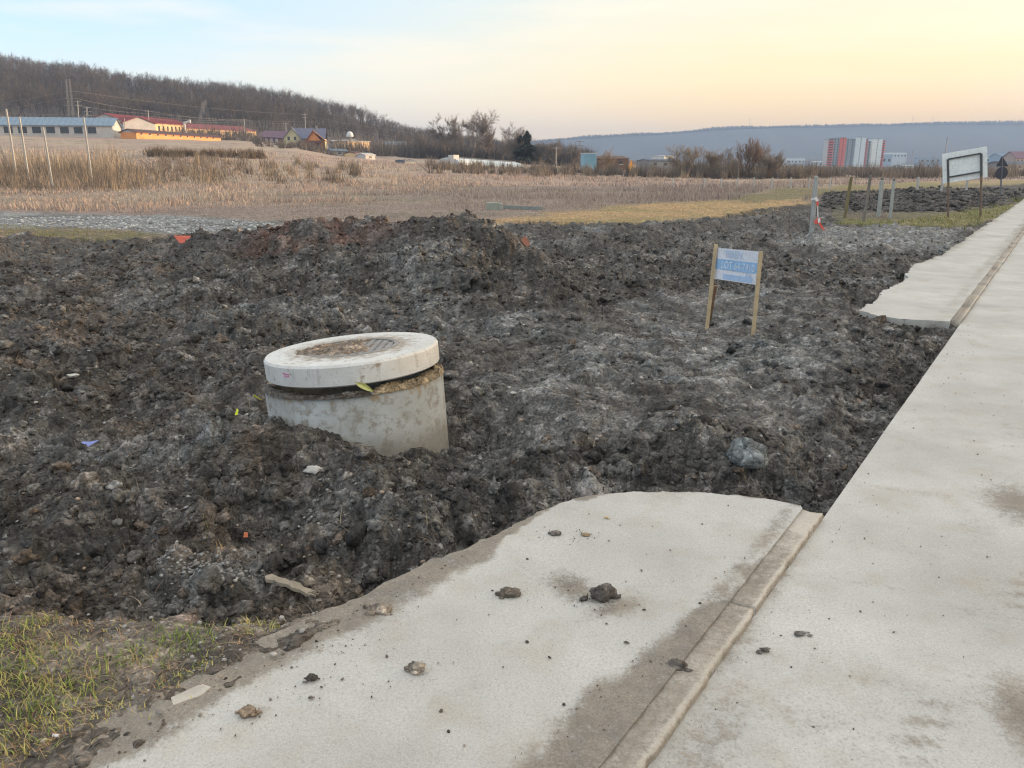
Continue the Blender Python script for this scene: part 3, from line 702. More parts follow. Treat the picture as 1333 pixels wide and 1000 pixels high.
# dry soil heaped on the lid
def lid_soil():
    n = 90; g = np.linspace(-.36, .36, n); X, Y = np.meshgrid(g, g, indexing='ij'); x, y = X.ravel(), Y.ravel()
    m = ss(.10, -.06, np.hypot((x + .09) / 1.15, (y + .02) / .82) - .215 + .07 * fbm(x / .1, y / .1, 4, 611)) * ss(.16, .05, x + .01 + .06 * fbm(x / .06, y / .06, 2, 615) + .2 * y)
    m = np.maximum(m, .7 * ss(.03, -.02, np.hypot((x + .02) / 2.1, (y - .25)) - .045 + .04 * fbm(x / .07, y / .07, 3, 614)))
    b, tn = bumps(x, y, .035, 612, .9); b2, t2 = bumps(x, y, .017, 613, .9)
    z = -.012 + m * (.018 + b * .5 + b2 * .6) ; f = []
    i = np.arange(n - 1)[:, None] * n; j = np.arange(n - 1)[None, :]; f = np.stack([i + j, i + n + j, i + n + j + 1, i + j + 1], -1).reshape(-1, 4)
    keep = (m[f].max(1) > .06); f = f[keep]; u = np.unique(f); mp = np.full(n * n, -1); mp[u] = np.arange(len(u))
    c = np.array([.27, .22, .175]) * (.7 + .6 * tn[:, None]); c = np.where((t2 > .8)[:, None], np.array([.36, .24, .16]), c)
    o = mesh_np('lid_soil', np.stack([x, y, z], 1)[u], mp[f], M_clod, cols=c[u], smooth=True)
    o.location = lid.location; o.rotation_euler = lid.rotation_euler
    tag(o, 'dry brown crumbly soil heaped over the iron grate of the manhole lid', 'soil heap', kind='stuff')
lid_soil()

# ------------------------------------------------------------------ lumps: irregular clods and stones
def lump_mesh(sub, seed, flat=.7, rough=.28, facet=.5):
    bm = bmesh.new(); bmesh.ops.create_icosphere(bm, subdivisions=sub, radius=1); v = np.array([q.co[:] for q in bm.verts]); f = np.array([[l.index for l in q.verts] for q in bm.faces]); bm.free()
    r = np.random.default_rng(seed)
    for k in range(7):   # broken faces
        n = r.normal(size=3); n /= np.linalg.norm(n); d = v @ n; h = r.uniform(.45, .9); ov = np.maximum(0, d - h); v = v - np.outer(ov * facet * 1.6, n)
    o = r.uniform(0, 50)
    rr = 1 + rough * fbm(v[:, 0] * 1.6 + v[:, 2] * 1.1 + o, v[:, 1] * 1.6 - v[:, 2] * .9 + o, 3, seed) + rough * .6 * fbm(v[:, 0] * 4 + v[:, 2] * 3 + o, v[:, 1] * 4 - v[:, 2] * 3.3, 3, seed + 5, .7)
    v = v * rr[:, None] * np.array([1, r.uniform(.65, 1), flat * r.uniform(.7, 1.1)])
    return v, f
def rotmats(n, r, tilt=.5):
    a = r.uniform(0, 2 * math.pi, n); b = r.normal(0, tilt, n); c = r.normal(0, tilt, n)
    ca, sa, cb, sb, cc, sc = np.cos(a), np.sin(a), np.cos(b), np.sin(b), np.cos(c), np.sin(c); Z = np.zeros(n); O = np.ones(n)
    Rz = np.stack([ca, -sa, Z, sa, ca, Z, Z, Z, O], 1).reshape(-1, 3, 3); Rx = np.stack([O, Z, Z, Z, cb, -sb, Z, sb, cb], 1).reshape(-1, 3, 3); Ry = np.stack([cc, Z, sc, Z, O, Z, -sc, Z, cc], 1).reshape(-1, 3, 3)
    return Rx @ Ry @ Rz
def scatter(name, xyz, size, cols, mat, sub=1, seed=1, nvar=8, flat=.7, rough=.28, tilt=.5, smooth=True, facet=.5):
    r = np.random.default_rng(seed); n = len(xyz); var = r.integers(0, nvar, n); Rm = rotmats(n, r, tilt); V, F, Cc = [], [], []; base = 0
    for k in range(nvar):
        idx = np.where(var == k)[0]
        if not len(idx): continue
        v, f = lump_mesh(sub, seed * 31 + k, flat, rough, facet)
        w = np.einsum('nij,vj->nvi', Rm[idx], v) * size[idx][:, None, None] + xyz[idx][:, None, :]
        V.append(w.reshape(-1, 3)); F.append((f[None] + (base + np.arange(len(idx)) * len(v))[:, None, None]).reshape(-1, 3)); base += len(idx) * len(v)
        Cc.append(np.repeat(cols[idx], len(v), 0))
    return mesh_np(name, np.concatenate(V), np.concatenate(F), mat, cols=np.concatenate(Cc), smooth=smooth)
def sample_near(n, r0, r1, a0, a1, r):
    rr = np.exp(r.uniform(math.log(r0), math.log(r1), n)); th = np.radians(r.uniform(a0, a1, n)); return rr * np.sin(th), rr * np.cos(th), rr
def outside_hard(x, y, m=.02):
    s = np.minimum(poly_sd(x, y, near_poly), poly_sd(x, y, kerb_near)); s = np.minimum(s, poly_sd(x, y, road_poly)); s = np.minimum(s, np.minimum(poly_sd(x, y, far_poly), poly_sd(x, y, kerb_far)))
    return s > m
def loose_clods():
    r = np.random.default_rng(11)
    for sub, n, r0, r1, s0, s1, seed in ((3, 1500, 2.2, 8, .022, .062, 21), (2, 3600, 6, 20, .035, .085, 27), (2, 6500, 2.0, 8, .010, .026, 25), (1, 42000, 2.0, 12, .006, .016, 22), (1, 26000, 6, 16, .012, .036, 26), (1, 15000, 10, 30, .018, .06, 23)):
        x, y, rr = sample_near(n, r0, r1, -42, 42, r)
        cl = fbm(x / .6, y / .6, 3, 63) + .3 * r.normal(size=n)
        s = s0 * (s1 / s0) ** (r.random(n) ** 2.2)
        tr = poly_sd(x, y, TRAMP) < 0
        k = (poly_sd(x, y, SOIL) < -.03) & outside_hard(x, y, .03) & (poly_sd(x, y, CORNER) > .03) & (cl > -.55) & (~tr | (r.random(n) < .45)) & (np.hypot(x - RING[0], y - RING[1]) > .62 + s)
        x, y, s = x[k], y[k], s[k]; s = s * np.where(tr[k], .7, 1)
        z, c = surface(x, y); v = r.random(len(x))[:, None]
        sa = (poly_sd(x, y, SAND) < .2)[:, None]; c = c * np.where(sa, .9 + .2 * v, .7 + .85 * v ** 1.3); c = np.where(r.random(len(x))[:, None] < .10, c * .5 + np.array([.17, .115, .075]) * .5, c); c = np.where(r.random(len(x))[:, None] < .12, c * .5 + np.array([.25, .25, .24]) * .5, c)
        o = scatter('soil_clods', np.stack([x, y, z + s * .02], 1), s, c, M_clod, sub, seed, 12, .72, .62 if sub > 1 else .6, smooth=sub > 1)
        tag(o, kind='stuff')
    n = 9000; x, y, rr = sample_near(n, 28, 66, 20, 42, r); k = (poly_sd(x, y, SOIL2) < -.2) & outside_hard(x, y, .3); x, y = x[k], y[k]; z, c = surface(x, y); s = r.uniform(.05, .16, len(x))
    tag(scatter('soil_clods', np.stack([x, y, z], 1), s, c * r.uniform(.5, 1.5, (len(x), 1)), M_clod, 1, 28, 8, .7, .5, smooth=False), kind='stuff')
    # biggest broken blocks along the bank beside the slab
    n = 60; x = np.concatenate([r.normal(.9, .7, n), r.normal(-1.2, 1.2, n), r.normal(2.6, .5, n)]); y = np.concatenate([r.normal(4.1, .35, n), r.normal(3.3, .35, n), r.normal(5.6, .9, n)])
    k = (poly_sd(x, y, SOIL) < -.08) & outside_hard(x, y, .1) & (np.hypot(x - RING[0], y - RING[1]) > .72); x, y = x[k], y[k]; z, c = surface(x, y); s = r.uniform(.03, .075, len(x))
    c = c * r.uniform(.7, 1.5, (len(x), 1))
    tag(scatter('soil_clods', np.stack([x, y, z - s * .1], 1), s, c, M_clod, 3, 24, 12, .68, .6), kind='stuff')
loose_clods()
M_pebble = None
t = NT('pebble_stone'); ca = t.attr('Col').outputs['Color']; n1 = t.noise(120, 3, .6); M_pebble = t.fin(t.mix(1.0, ca, t.ramp(n1, (.3, .8), (.7, 1.15)), 'MULTIPLY'), .75, t.bump(n1, .3, .002), .4)
def pebbles():
    r = np.random.default_rng(12); X, Y, S, Z, C = [], [], [], [], []
    def put(x, y, s, z, pal):
        X.append(x); Y.append(y); S.append(s); Z.append(z); C.append(np.array(pal)[r.integers(0, len(pal), len(x))] * r.uniform(.7, 1.15, (len(x), 1)))
    pale = [(.42, .41, .40), (.33, .34, .35), (.50, .48, .44), (.28, .27, .26), (.36, .29, .24)]
    # trodden corner
    n = 1500; x = r.uniform(-3.4, -.6, n); y = r.uniform(1.6, 3.0, n); d = fbm(x / .25, y / .25, 3, 64)
    k = (poly_sd(x, y, CORNER) < .02) & (d > -.1) & outside_hard(x, y, -.15); x, y = x[k], y[k]; s = .0035 * 4 ** (r.random(len(x)) ** 2)
    z = np.maximum(surf_z(x, y), np.where(outside_hard(x, y, 0), -9, .052)); put(x, y, s, z, pale)
    # pebble pile left of the plank
    cx, cy = G(262, 715, .05); n = 200; x = cx + r.normal(0, .10, n); y = cy + r.normal(0, .07, n); put(x, y, r.uniform(.004, .013, n), surf_z(x, y) + .003, [(.27, .275, .28), (.21, .215, .22), (.33, .32, .30)])
    # pale stones all over the soil
    x, y, rr = sample_near(900, 2.5, 24, -40, 38, r); k = (poly_sd(x, y, SOIL) < -.05) & outside_hard(x, y, .05) & (poly_sd(x, y, CORNER) > 0); x, y, rr = x[k], y[k], rr[k]
    put(x, y, r.uniform(.005, .014, len(x)) * (1 + rr * .07), surf_z(x, y) + .006, [(.40, .39, .37), (.30, .30, .30), (.34, .27, .21)])
    # gravel track
    n = 9000; x, y, rr = sample_near(n, 16, 30, -44, -8, r); k = poly_sd(x, y, GRAVEL) < -.2; x, y = x[k], y[k]; put(x, y, r.uniform(.02, .07, len(x)), surf_z(x, y), [(.38, .40, .41), (.28, .29, .29), (.50, .51, .52), (.2, .2, .2)])
    o = scatter('pebbles', np.stack([np.concatenate(X), np.concatenate(Y), np.concatenate(Z)], 1), np.concatenate(S), np.concatenate(C), M_pebble, 1, 33, 8, .6, .15, .3, facet=.25)
    tag(o, kind='stuff')
pebbles()
def crumbs():
    r = np.random.default_rng(13); n = 2600
    s_, t_ = r.uniform(-3.2, 0, n), r.uniform(.15, 1.5, n); x, y = st2xy(s_, t_); d = near_dirt(x, y, poly_sd(x, y, near_poly)); inn = poly_sd(x, y, near_poly) < -.02
    k = inn & (r.random(n) < .05 + .75 * d ** 1.5); x, y = x[k], y[k]; s = .0018 * 5 ** (r.random(len(x)) ** 2.4); z = np.full(len(x), .037)
    n = 500; s2, t2 = r.uniform(-2.6, 6, n), -r.exponential(.35, n) - .01; k = t2 > -2.5; x2, y2 = st2xy(s2[k], t2[k]); q = .0016 * 4 ** (r.random(k.sum()) ** 3); z2 = np.full(k.sum(), .004)
    for px, py in ((783, 781), (783, 781), (666, 775), (544, 874), (322, 930), (403, 886), (497, 797), (725, 697), (762, 697), (880, 868), (460, 830), (430, 850)):
        a, b = G(px, py, .034); k = 34; xs, ys = a + r.normal(0, .07, k), b + r.normal(0, .045, k); m_ = poly_sd(xs, ys, near_poly) < -.01
        x = np.r_[x, xs[m_]]; y = np.r_[y, ys[m_]]; s = np.r_[s, .0012 * 4 ** (r.random(m_.sum()) ** 2.4)]; z = np.r_[z, np.full(m_.sum(), .037)]
    c = np.array([.17, .145, .12]) * r.uniform(.5, 1.6, (len(x) + len(x2), 1))
    tag(scatter('soil_crumbs', np.stack([np.r_[x, x2], np.r_[y, y2], np.r_[z, z2]], 1), np.r_[s, q], c, M_clod, 1, 35, 8, .6, .3), kind='stuff')
crumbs()
# the lumps one can point to on the pavement
def clod(name, px, py, w, h, col, label, seed, cat='clod', z0=.034, extra=0, rot=0, mat=None, cnt=None, group='soil clods lying on the pavement'):
    x, y = G(px, py, z0); r = np.random.default_rng(seed); V, F, C, b = [], [], [], 0
    pieces = [(0, 0, 1.0)] + [(r.uniform(-1.3, 1.3), r.uniform(-.6, .6), r.uniform(.18, .5)) for _ in range(extra)]
    for k, (ox, oy, sc) in enumerate(pieces):
        v, f = lump_mesh(3, seed * 7 + k, 1.0, .42, .5); v = v * np.array([w, w * .75, h]) * sc; v[:, 0] += ox * w; v[:, 1] += oy * w; v[:, 2] = np.maximum(v[:, 2] + h * sc * .55, 0)
        V.append(v); F.append(f + b); b += len(v); C.append(np.tile(np.array(col) * r.uniform(.8, 1.25), (len(v), 1)))
    o = mesh_np(name, np.concatenate(V), np.concatenate(F), mat or M_clod, cols=np.concatenate(C), smooth=True); o.location = (x, y, z0 + .002); o.rotation_euler = (0, 0, rot)
    return tag(o, label, cat, group)
cb, cd, cr_ = (.27, .225, .18), (.17, .15, .135), (.29, .215, .155)
clod('soil_clod', 783, 781, .052, .040, cd, 'dark wedge-shaped soil clod, the biggest lying on the near pavement', 1, extra=5, rot=.3)
clod('soil_clod', 666, 775, .045, .018, cb, 'flat crumbly brown soil clod left of the biggest clod on the pavement', 2, extra=7)
clod('soil_clod', 544, 874, .032, .020, cb, 'knobbly brown soil clod by itself in the middle of the near pavement', 3, extra=4, rot=-.4)
clod('soil_clod', 322, 930, .026, .019, cr_, 'reddish brown soil clod nearest the grassy corner of the pavement', 4, extra=4)
clod('soil_clod', 403, 886, .022, .014, cd, 'small dark crumbling clod between the plank and the reddish clod', 5, extra=4)
clod('soil_clod', 497, 797, .042, .024, cb, 'rough brown clod on the muddy left edge of the pavement', 6, extra=6)
clod('soil_clod', 725, 697, .026, .016, cd, 'small squarish dark clod near the curved far edge of the pavement', 7, extra=3)
clod('soil_clod', 762, 697, .022, .006, (.30, .23, .14), 'flat tan crust beside the small squarish clod on the pavement', 8, extra=2)
clod('soil_clod', 790, 675, .012, .006, (.33, .25, .14), 'tiny ochre crust closest to the curved far edge of the pavement', 9, extra=1)
clod('soil_clod', 1043, 826, .024, .007, cd, 'small flattened grey clod on the road right of the kerb', 10, z0=.004, extra=6, group='soil clods lying on the road')
clod('soil_clod', 996, 848, .020, .008, cd, 'dark flattened clod on the road close against the kerb', 11, z0=.004, extra=5, group='soil clods lying on the road')
clod('soil_clod', 880, 868, .040, .014, cd, 'dark mud lump in the kerb channel beside the near pavement', 12, z0=.026, extra=6, group='soil clods lying in the kerb channel')
clod('soil_clod', 405, 910, .008, .006, cd, 'tiny round dark clod just below the small crumbling clod', 13, extra=1)
clod('soil_clod', 815, 838, .009, .006, cd, 'tiny dark clod alone in the centre of the pavement below the biggest clod', 14, extra=2)
M_stone = paint('pale_stone', (.50, .49, .46), .8, .15, 20, .003)
def stone_at(name, px, py, z0, w, h, label, cat, seed, mat=M_stone, group=None, colr=(.5, .5, .48)):
    o = clod(name, px, py, w, h, colr, label, seed, cat, z0, mat=mat, group=group); x, y, z = hit(px, py + 3); o.location = (x, y, z - h * .15); return o
stone_at('white_stone', 408, 612, .08, .055, .032, 'whitish broken stone on the soil below the manhole ring', 'stone', 15)
stone_at('white_stone', 748, 655, .08, .024, .018, 'round buff stone in the soil at the back edge of the near pavement', 'stone', 16)
stone_at('white_stone', 668, 511, .05, .022, .015, 'small white stone on the soil right of the manhole ring', 'stone', 17)
stone_at('white_stone', 95, 490, .05, .045, .03, 'pale stone lying in the soil near the left side', 'stone', 18)
stone_at('grey_boulder', 972, 603, .10, .12, .10, 'smooth blue-grey clay boulder on the bank beside the road', 'boulder', 19, mat=None, colr=(.22, .24, .245))
# chunk of slab half covered at the corner
M_flat = paint('flat_concrete', (.46, .43, .38), .9, .12, 14, .002)
mb = MB(); c_ = [G(*q, .038) for q in ((222, 908), (262, 890), (275, 894), (262, 905), (225, 918))]; n = len(c_)
mb.add([(x, y, .0) for x, y in c_] + [(x, y, .0395) for x, y in c_], [tuple(range(n)), tuple(range(n, 2 * n))] + [(k, (k + 1) % n, n + (k + 1) % n, n + k) for k in range(n)])
tag(mb.build('concrete_chip', M_flat, bevel=.003), 'flat pale concrete piece showing through the mud beside the grass', 'concrete piece')
# plank, straws, litter
M_wood_old = paint('weathered_wood', (.27, .235, .185), .85, .25, 20, .004)
def plank():
    a = Vector(hit(347, 762)) + Vector((0, 0, .03)); b = Vector(hit(404, 783)) + Vector((0, 0, .04))
    d = (b - a).normalized(); side = Vector((-d.y, d.x, 0)).normalized(); V = []; n = 12; F = []
    for k in range(n + 1):
        u = k / n; p = a.lerp(b, u) + Vector((0, 0, .008 * math.sin(u * 3.1))); w = .020 + .004 * math.sin(k * 1.7) - (.012 if k == 0 else 0); h = .007 + .001 * math.sin(k * 2.9)
        V += [tuple(p - side * w - Vector((0, 0, h))), tuple(p + side * w - Vector((0, 0, h))), tuple(p + side * (w - .003) + Vector((0, 0, h + .003 * math.sin(k)))), tuple(p - side * (w - .002) + Vector((0, 0, h)))]
    for k in range(n): 
        for j in range(4): F.append((k * 4 + j, k * 4 + (j + 1) % 4, k * 4 + 4 + (j + 1) % 4, k * 4 + 4 + j))
    F += [(0, 1, 2, 3), (n * 4 + 3, n * 4 + 2, n * 4 + 1, n * 4)]
    mb = MB(); mb.add(V, F)
    for q in range(7): s0 = b + side * (.018 - q * .006); mb.beam(s0 - d * .01, s0 + d * (.012 + .012 * (q % 3)) + Vector((0, 0, .004 * (q % 2))), .004, .008)
    tag(mb.build('wood_plank', M_wood_old), 'short weathered grey plank with a splintered end lying on the soil', 'plank')
plank()
def crumpled(name, px, py, z0, pts, col, label, cat, rough=.5, lift=.02, group=None):
    x, y, z = hit(px, py); y -= .02; z += .022; mb = MB(); n = len(pts)
    mb.add([(a, b, c) for a, b, c in pts] + [(a, b + .002, c + .0015) for a, b, c in pts], [tuple(range(n)), tuple(range(n, 2 * n))[::-1]] + [(k, n + k, n + (k + 1) % n, (k + 1) % n) for k in range(n)])
    o = mb.build(name, paint(name + '_mat', col, rough, .1, 30)); o.location = (x, y, z)
    return tag(o, label, cat, group)
crumpled('plastic_scrap', 117, 581, .05, [(-.065, 0, .0), (-.03, -.01, -.012), (-.01, -.01, -.03), (.01, -.005, -.012), (.065, .01, .02), (.01, .01, .010), (-.03, .01, .012)], (.30, .36, .78), 'blue and white plastic scrap on the soil at the left', 'litter')
crumpled('plastic_scrap', 337, 526, .18, [(-.03, 0, .02), (-.015, -.01, .03), (.02, -.01, .0), (.03, 0, -.01), (.01, .01, -.008), (-.02, .01, .008)], (.75, .75, .03), 'bright yellow plastic scrap touching the left side of the manhole ring', 'litter', lift=.0)
crumpled('plastic_scrap', 310, 541, .12, [(-.012, 0, -.015), (.008, -.01, -.012), (.012, 0, .012), (.0, .01, .02)], (.72, .78, .03), 'tiny yellow plastic scrap a little left of the bigger yellow one', 'litter', lift=.0)
crumpled('orange_marker', 239, 316, .02, [(-.14, 0, .09), (.16, 0, .09), (.15, -.02, .03), (.08, -.02, -.04), (-.05, -.02, -.03)], (.85, .19, .12), 'bright orange-red plastic piece at the left foot of the soil mound', 'litter', lift=-.02)
crumpled('brick_shard', 683, 321, .25, [(-.07, 0, -.05), (.08, 0, -.06), (.06, 0, .03), (.0, .01, .09), (-.05, .01, .03)], (.48, .20, .13), 'reddish brick shard on the right flank of the soil mound', 'brick piece', lift=.02)
crumpled('plastic_scrap', 322, 703, .05, [(-.01, 0, -.01), (.012, 0, -.008), (.01, .005, .01), (-.006, .005, .012)], (.75, .22, .10), 'small orange scrap in the soil above the plank', 'litter')
# cigarette end by the grass
o = MB(); o.tube((-.013, 0, 0), (.008, .004, .001), .004, .004, 10); o = o.build('cigarette_end', paint('cigarette_paper', (.75, .74, .78), .7, .05, 30), smooth=True); x, y = G(75, 968, .02); o.location = (x, y, local_top(x, y, .02, .9) + .004); o.rotation_euler = (0, 0, -.4)
tag(o, 'small white cigarette end on the trodden dirt below the grass', 'cigarette end')
# yellow leaf on the ring's rim
def leaf():
    pts = [(0, -.0, 0, .002), (.016, 0, -.010, .013), (.035, 0, -.020, .017), (.055, 0, -.034, .014), (.078, 0, -.050, .004)]; V = []; F = []
    for k, (x, y, z, w) in enumerate(pts): V += [(x - w * .5, -.002 * k, z - w * .8), (x, .006, z), (x + w * .5, -.002 * k, z + w * .8)]
    for k in range(4):
        for j in (0, 1): a = k * 3 + j; F.append((a, a + 1, a + 4, a + 3))
    V2 = V + [(a, b - .0012, c) for a, b, c in V]; n = len(V); F2 = F + [tuple(q + n for q in f[::-1]) for f in F]
    for a, b in ([(3 * k, 3 * k + 3) for k in range(4)] + [(3 * k + 2, 3 * k + 5) for k in range(4)]): F2.append((a, b, b + n, a + n))
    mb = MB(); mb.add(V2, F2); o = mb.build('yellow_leaf', paint('leaf_yellow', (.62, .60, .22), .6, .15, 40)); p = P(463, 498, RING[1] - .585); o.location = p; o.scale = (1.25, 1, 1.0)
    tag(o, 'pale yellow leaf stuck on the front rim of the manhole ring below the lid', 'leaf')
leaf()

# ------------------------------------------------------------------ small board on two wooden stakes
M_stake = paint('pale_timber', (.50, .39, .24), .75, .15, 14, .002)
M_stake2 = paint('brown_timber', (.26, .16, .095), .8, .2, 14, .002)
M_white = paint('printed_board', (.78, .81, .88), .5, .05, 4)
M_blue = paint('light_blue_print', (.34, .56, .84), .5, .05, 4); M_lt = paint('faint_lettering', (.46, .62, .86), .5, .03, 4); M_wl = paint('white_lettering', (.80, .88, .95), .5, .03, 4)
def sign():
    L0 = Vector((*G(921.5, 415, .02), .02)); R0 = Vector((*G(980.8, 431, .02), .02))
    L1 = P(932, 318, L0.y + .02); R1 = P(990.4, 327.6, R0.y + .02)
    e = empty('plot_sign', (L0 + R0) / 2); tag(e, 'small white and light blue board nailed between two pale wooden stakes in the soil', 'sign')
    for a, b in ((L0, L1), (R0, R1)):
        mb = MB(); mb.beam(a - (b - a) * .25, b, .036, .026); part('stake', mb, M_stake, e, bevel=.002, world=True)
    mb = MB(); a = P(931.5, 372, L0.y + .05); b = P(926, 406, L0.y + .22); mb.beam(b + (b - a) * .4, a, .028, .02); part('brace', mb, M_stake2, e, world=True)
    back = Vector((.03, .05, 0)); Ty = lambda px: L0.y + .035 + (R0.y - L0.y) * (px - 931) / (987 - 931)
    TL, TR, BL, BR = P(933, 322.5, Ty(931)), P(989, 327.8, Ty(988)), P(929, 362.8, Ty(930)), P(984.5, 371.0, Ty(984))
    nv = (TR - TL).cross(BL - TL).normalized(); nv = nv if nv.y < 0 else -nv
    W_ = lambda u, v, o=0: (TL.lerp(TR, u)).lerp(BL.lerp(BR, u), v) + nv * o
    def quad(u0, u1, v0, v1, o, th): mb = MB(); mb.plate([W_(u0, v0, o), W_(u1, v0, o), W_(u1, v1, o), W_(u0, v1, o)], -nv * th); return mb
    bd = part('board', quad(0, 1, 0, 1, 0, .004), M_white, e, world=True)
    bd.data.transform(Matrix.Identity(4))
    def child(name, mb, mat):
        o = mb.build(name, mat, None); o.data.transform(Matrix.Translation(-e.location)); o.parent = bd; return o
    child('blue_band', quad(.0, 1, .345, .665, .0012, .001), M_blue)
    child('grey_band', quad(.22, .90, .80, .97, .0012, .001), M_lt)
    def text(s, u0, u1, v0, v1, mat, o):
        cu = bpy.data.curves.new('t', 'FONT'); cu.body = s; cu.size = 1; ob = bpy.data.objects.new('t', cu); COL.objects.link(ob); bpy.context.view_layer.update()
        me = bpy.data.meshes.new_from_object(ob.evaluated_get(bpy.context.evaluated_depsgraph_get())); bpy.data.objects.remove(ob)
        vs = [q.co.copy() for q in me.vertices]; x0, x1 = min(q.x for q in vs), max(q.x for q in vs); y0, y1 = min(q.y for q in vs), max(q.y for q in vs)
        mb = MB(); mb.add([W_(u0 + (u1 - u0) * (q.x - x0) / (x1 - x0), v1 + (v0 - v1) * (q.y - y0) / (y1 - y0), o) for q in vs], [tuple(p.vertices) for p in me.polygons]); child('lettering', mb, mat)
    text('TEREN', .22, .62, .06, .27, M_lt, .002)
    text('LOT 64-7410', .17, .93, .40, .62, M_wl, .0035)
    mb = MB()
    for k in range(14):   # handset outline
        a0, a1 = math.pi * k / 13 * 1.0, math.pi * (k + 1) / 13; f = lambda a: (.80 + .045 * math.cos(a), .72 - .05 * math.sin(a))
        if k < 13: (ua, va), (ub, vb) = f(a0), f(a1); mb.plate([W_(ua, va, .002), W_(ub, vb, .002), W_(ub, vb + .02, .002), W_(ua, va + .02, .002)], -nv * .0008)
    for u in (.757, .835): mb.plate([W_(u - .006, .72, .002), W_(u + .018, .72, .002), W_(u + .014, .80, .002), W_(u - .004, .80, .002)], -nv * .0008)
    child('lettering', mb, M_lt)
sign()

# ------------------------------------------------------------------ stakes and red-white tape
M_conc_post = paint('grey_concrete_post', (.36, .38, .37), .85, .15, 5, .004); M_wood_post = paint('mossy_wood_post', (.20, .17, .09), .9, .25, 6, .006); M_wood_grey = paint('grey_wood_post', (.21, .19, .17), .9, .2, 6, .006)
def post(px0, py0, px1, py1, w, mat, label, top=None):
    x, y = G(px0, py0, 0.0); a = Vector((x, y, -.25)); b = P(px1, py1, y); e = empty('fence_post', (x, y, 0)); tag(e, label, 'post', 'leaning posts beside the pavement')
    m = Vector((x, y, 0)); mb = MB(); mb.beam(a + (m - b) * .08, m.lerp(b, .93), w, w * .85); part('shaft', mb, mat, e, bevel=w * .12, world=True)
    mb = MB(); mb.beam(m.lerp(b, .93), b, w * .86, w * .7); part('tip', mb, top or mat, e, bevel=w * .2, world=True); return m, b
q0, q1 = post(1057, 299, 1062.5, 229, .105, M_conc_post, 'thick pale concrete post with tape tied round it, leftmost of the leaning posts')
post(1099, 284, 1108.5, 230, .085, M_wood_post, 'brown mossy wooden post leaning right, next to the taped concrete post')
post(1124, 288, 1133.5, 228, .075, M_wood_grey, 'thin grey-brown wooden post, middle of the five leaning posts')
post(1144, 282, 1148.5, 231, .115, M_conc_post, 'pale grey concrete post, thicker of the two right-hand leaning posts', M_wood_grey)
post(1159, 284, 1164, 232, .085, M_conc_post, 'slim grey concrete post, rightmost of the five leaning posts', M_wood_grey)
def tape():
    e = empty('barrier_tape', q0.lerp(q1, .5)); tag(e, 'red and white barrier tape hanging from the leftmost concrete post to the ground', 'barrier tape')
    mr, mw = paint('tape_red', (.72, .10, .07), .5, .1, 8), paint('tape_white', (.75, .72, .70), .5, .06, 8); Y = q0.y - .07
    path = [(1061.5, 257), (1064, 262), (1064.5, 268), (1064.6, 275), (1064.8, 283), (1063, 286), (1061.5, 289), (1065, 291.5), (1067, 286), (1066, 284), (1066.5, 290), (1070, 296), (1072.5, 299)]
    A, B = MB(), MB()
    for k in range(len(path) - 1):
        a, b = P(*path[k], Y - .01 * k), P(*path[k + 1], Y - .01 * (k + 1)); w = (.07, .05, .02, .02, .03, .09, .09, .07, .08, .06, .05, .05)[k]; mm = B if k in (0, 2, 3, 9) else A
        d = Vector((w / 2, 0, .01)); t2 = MB(); t2.plate([a - d, a + d, b + d, b - d], (0, .004, 0)); part('white_stripe' if mm is B else 'red_stripe', t2, mw if mm is B else mr, e, world=True)
    mb = MB(); c = q0.lerp(q1, .57); mb.hexa([tuple(c + Vector((dx, dy, dz))) for dz in (-.025, .025) for dx, dy in ((-.07, -.065), (.07, -.065), (.07, .065), (-.07, .065))]); part('wrap', mb, mw, e, world=True)
tape()

# ------------------------------------------------------------------ billboard seen from behind, road sign
M_bb = paint('pale_panel', (.78, .82, .83), .55, .06, 1.5); M_steel = paint('dark_square_tube', (.06, .065, .07), .5, .2, 8); M_rust = paint('rusty_post', (.17, .12, .09), .7, .3, 9)
def billboard():
    Y = 26.0; e = empty('billboard', P(1256, 281, Y)); tag(e, 'large blank pale billboard seen from behind on two thin rusty posts beside the pavement', 'billboard')
    mb = MB(); c = [P(1226.5, 200.5, Y), P(1285, 190.5, Y - .4), P(1285.5, 230.6, Y - .4), P(1227.5, 239, Y)]; mb.plate(c, (.02, .05, 0)); part('panel', mb, M_bb, e, world=True)
    for a, b in (((1233.8, 207.5), (1235.8, 288)), ((1277.5, 200), (1277.8, 281))):
        o = -.06 if a[0] < 1250 else -.40
        mid = (lambda t_: (a[0] + (b[0] - a[0]) * t_, a[1] + (b[1] - a[1]) * t_))(.36); Yp = Y + o
        m1 = P(*mid, Yp); mb = MB(); mb.beam(P(*a, Yp), m1, .05, .05); part('post_top', mb, M_steel, e, world=True)
        mb = MB(); p_ = P(*b, Yp); mb.beam(m1, p_ - Vector((0, 0, .3)), .045, .045); part('post', mb, M_rust, e, world=True)
    for (a, b) in (((1234.5, 207.3), (1277, 199.8)), ((1235, 230.8), (1277, 223.6))):
        mb = MB(); mb.beam(P(*a, Y - .065), P(*b, Y - .405), .045, .045); part('cross_bar', mb, M_steel, e, world=True)
billboard()
M_signback = paint('dark_sign_back', (.035, .04, .055), .5, .2, 6)
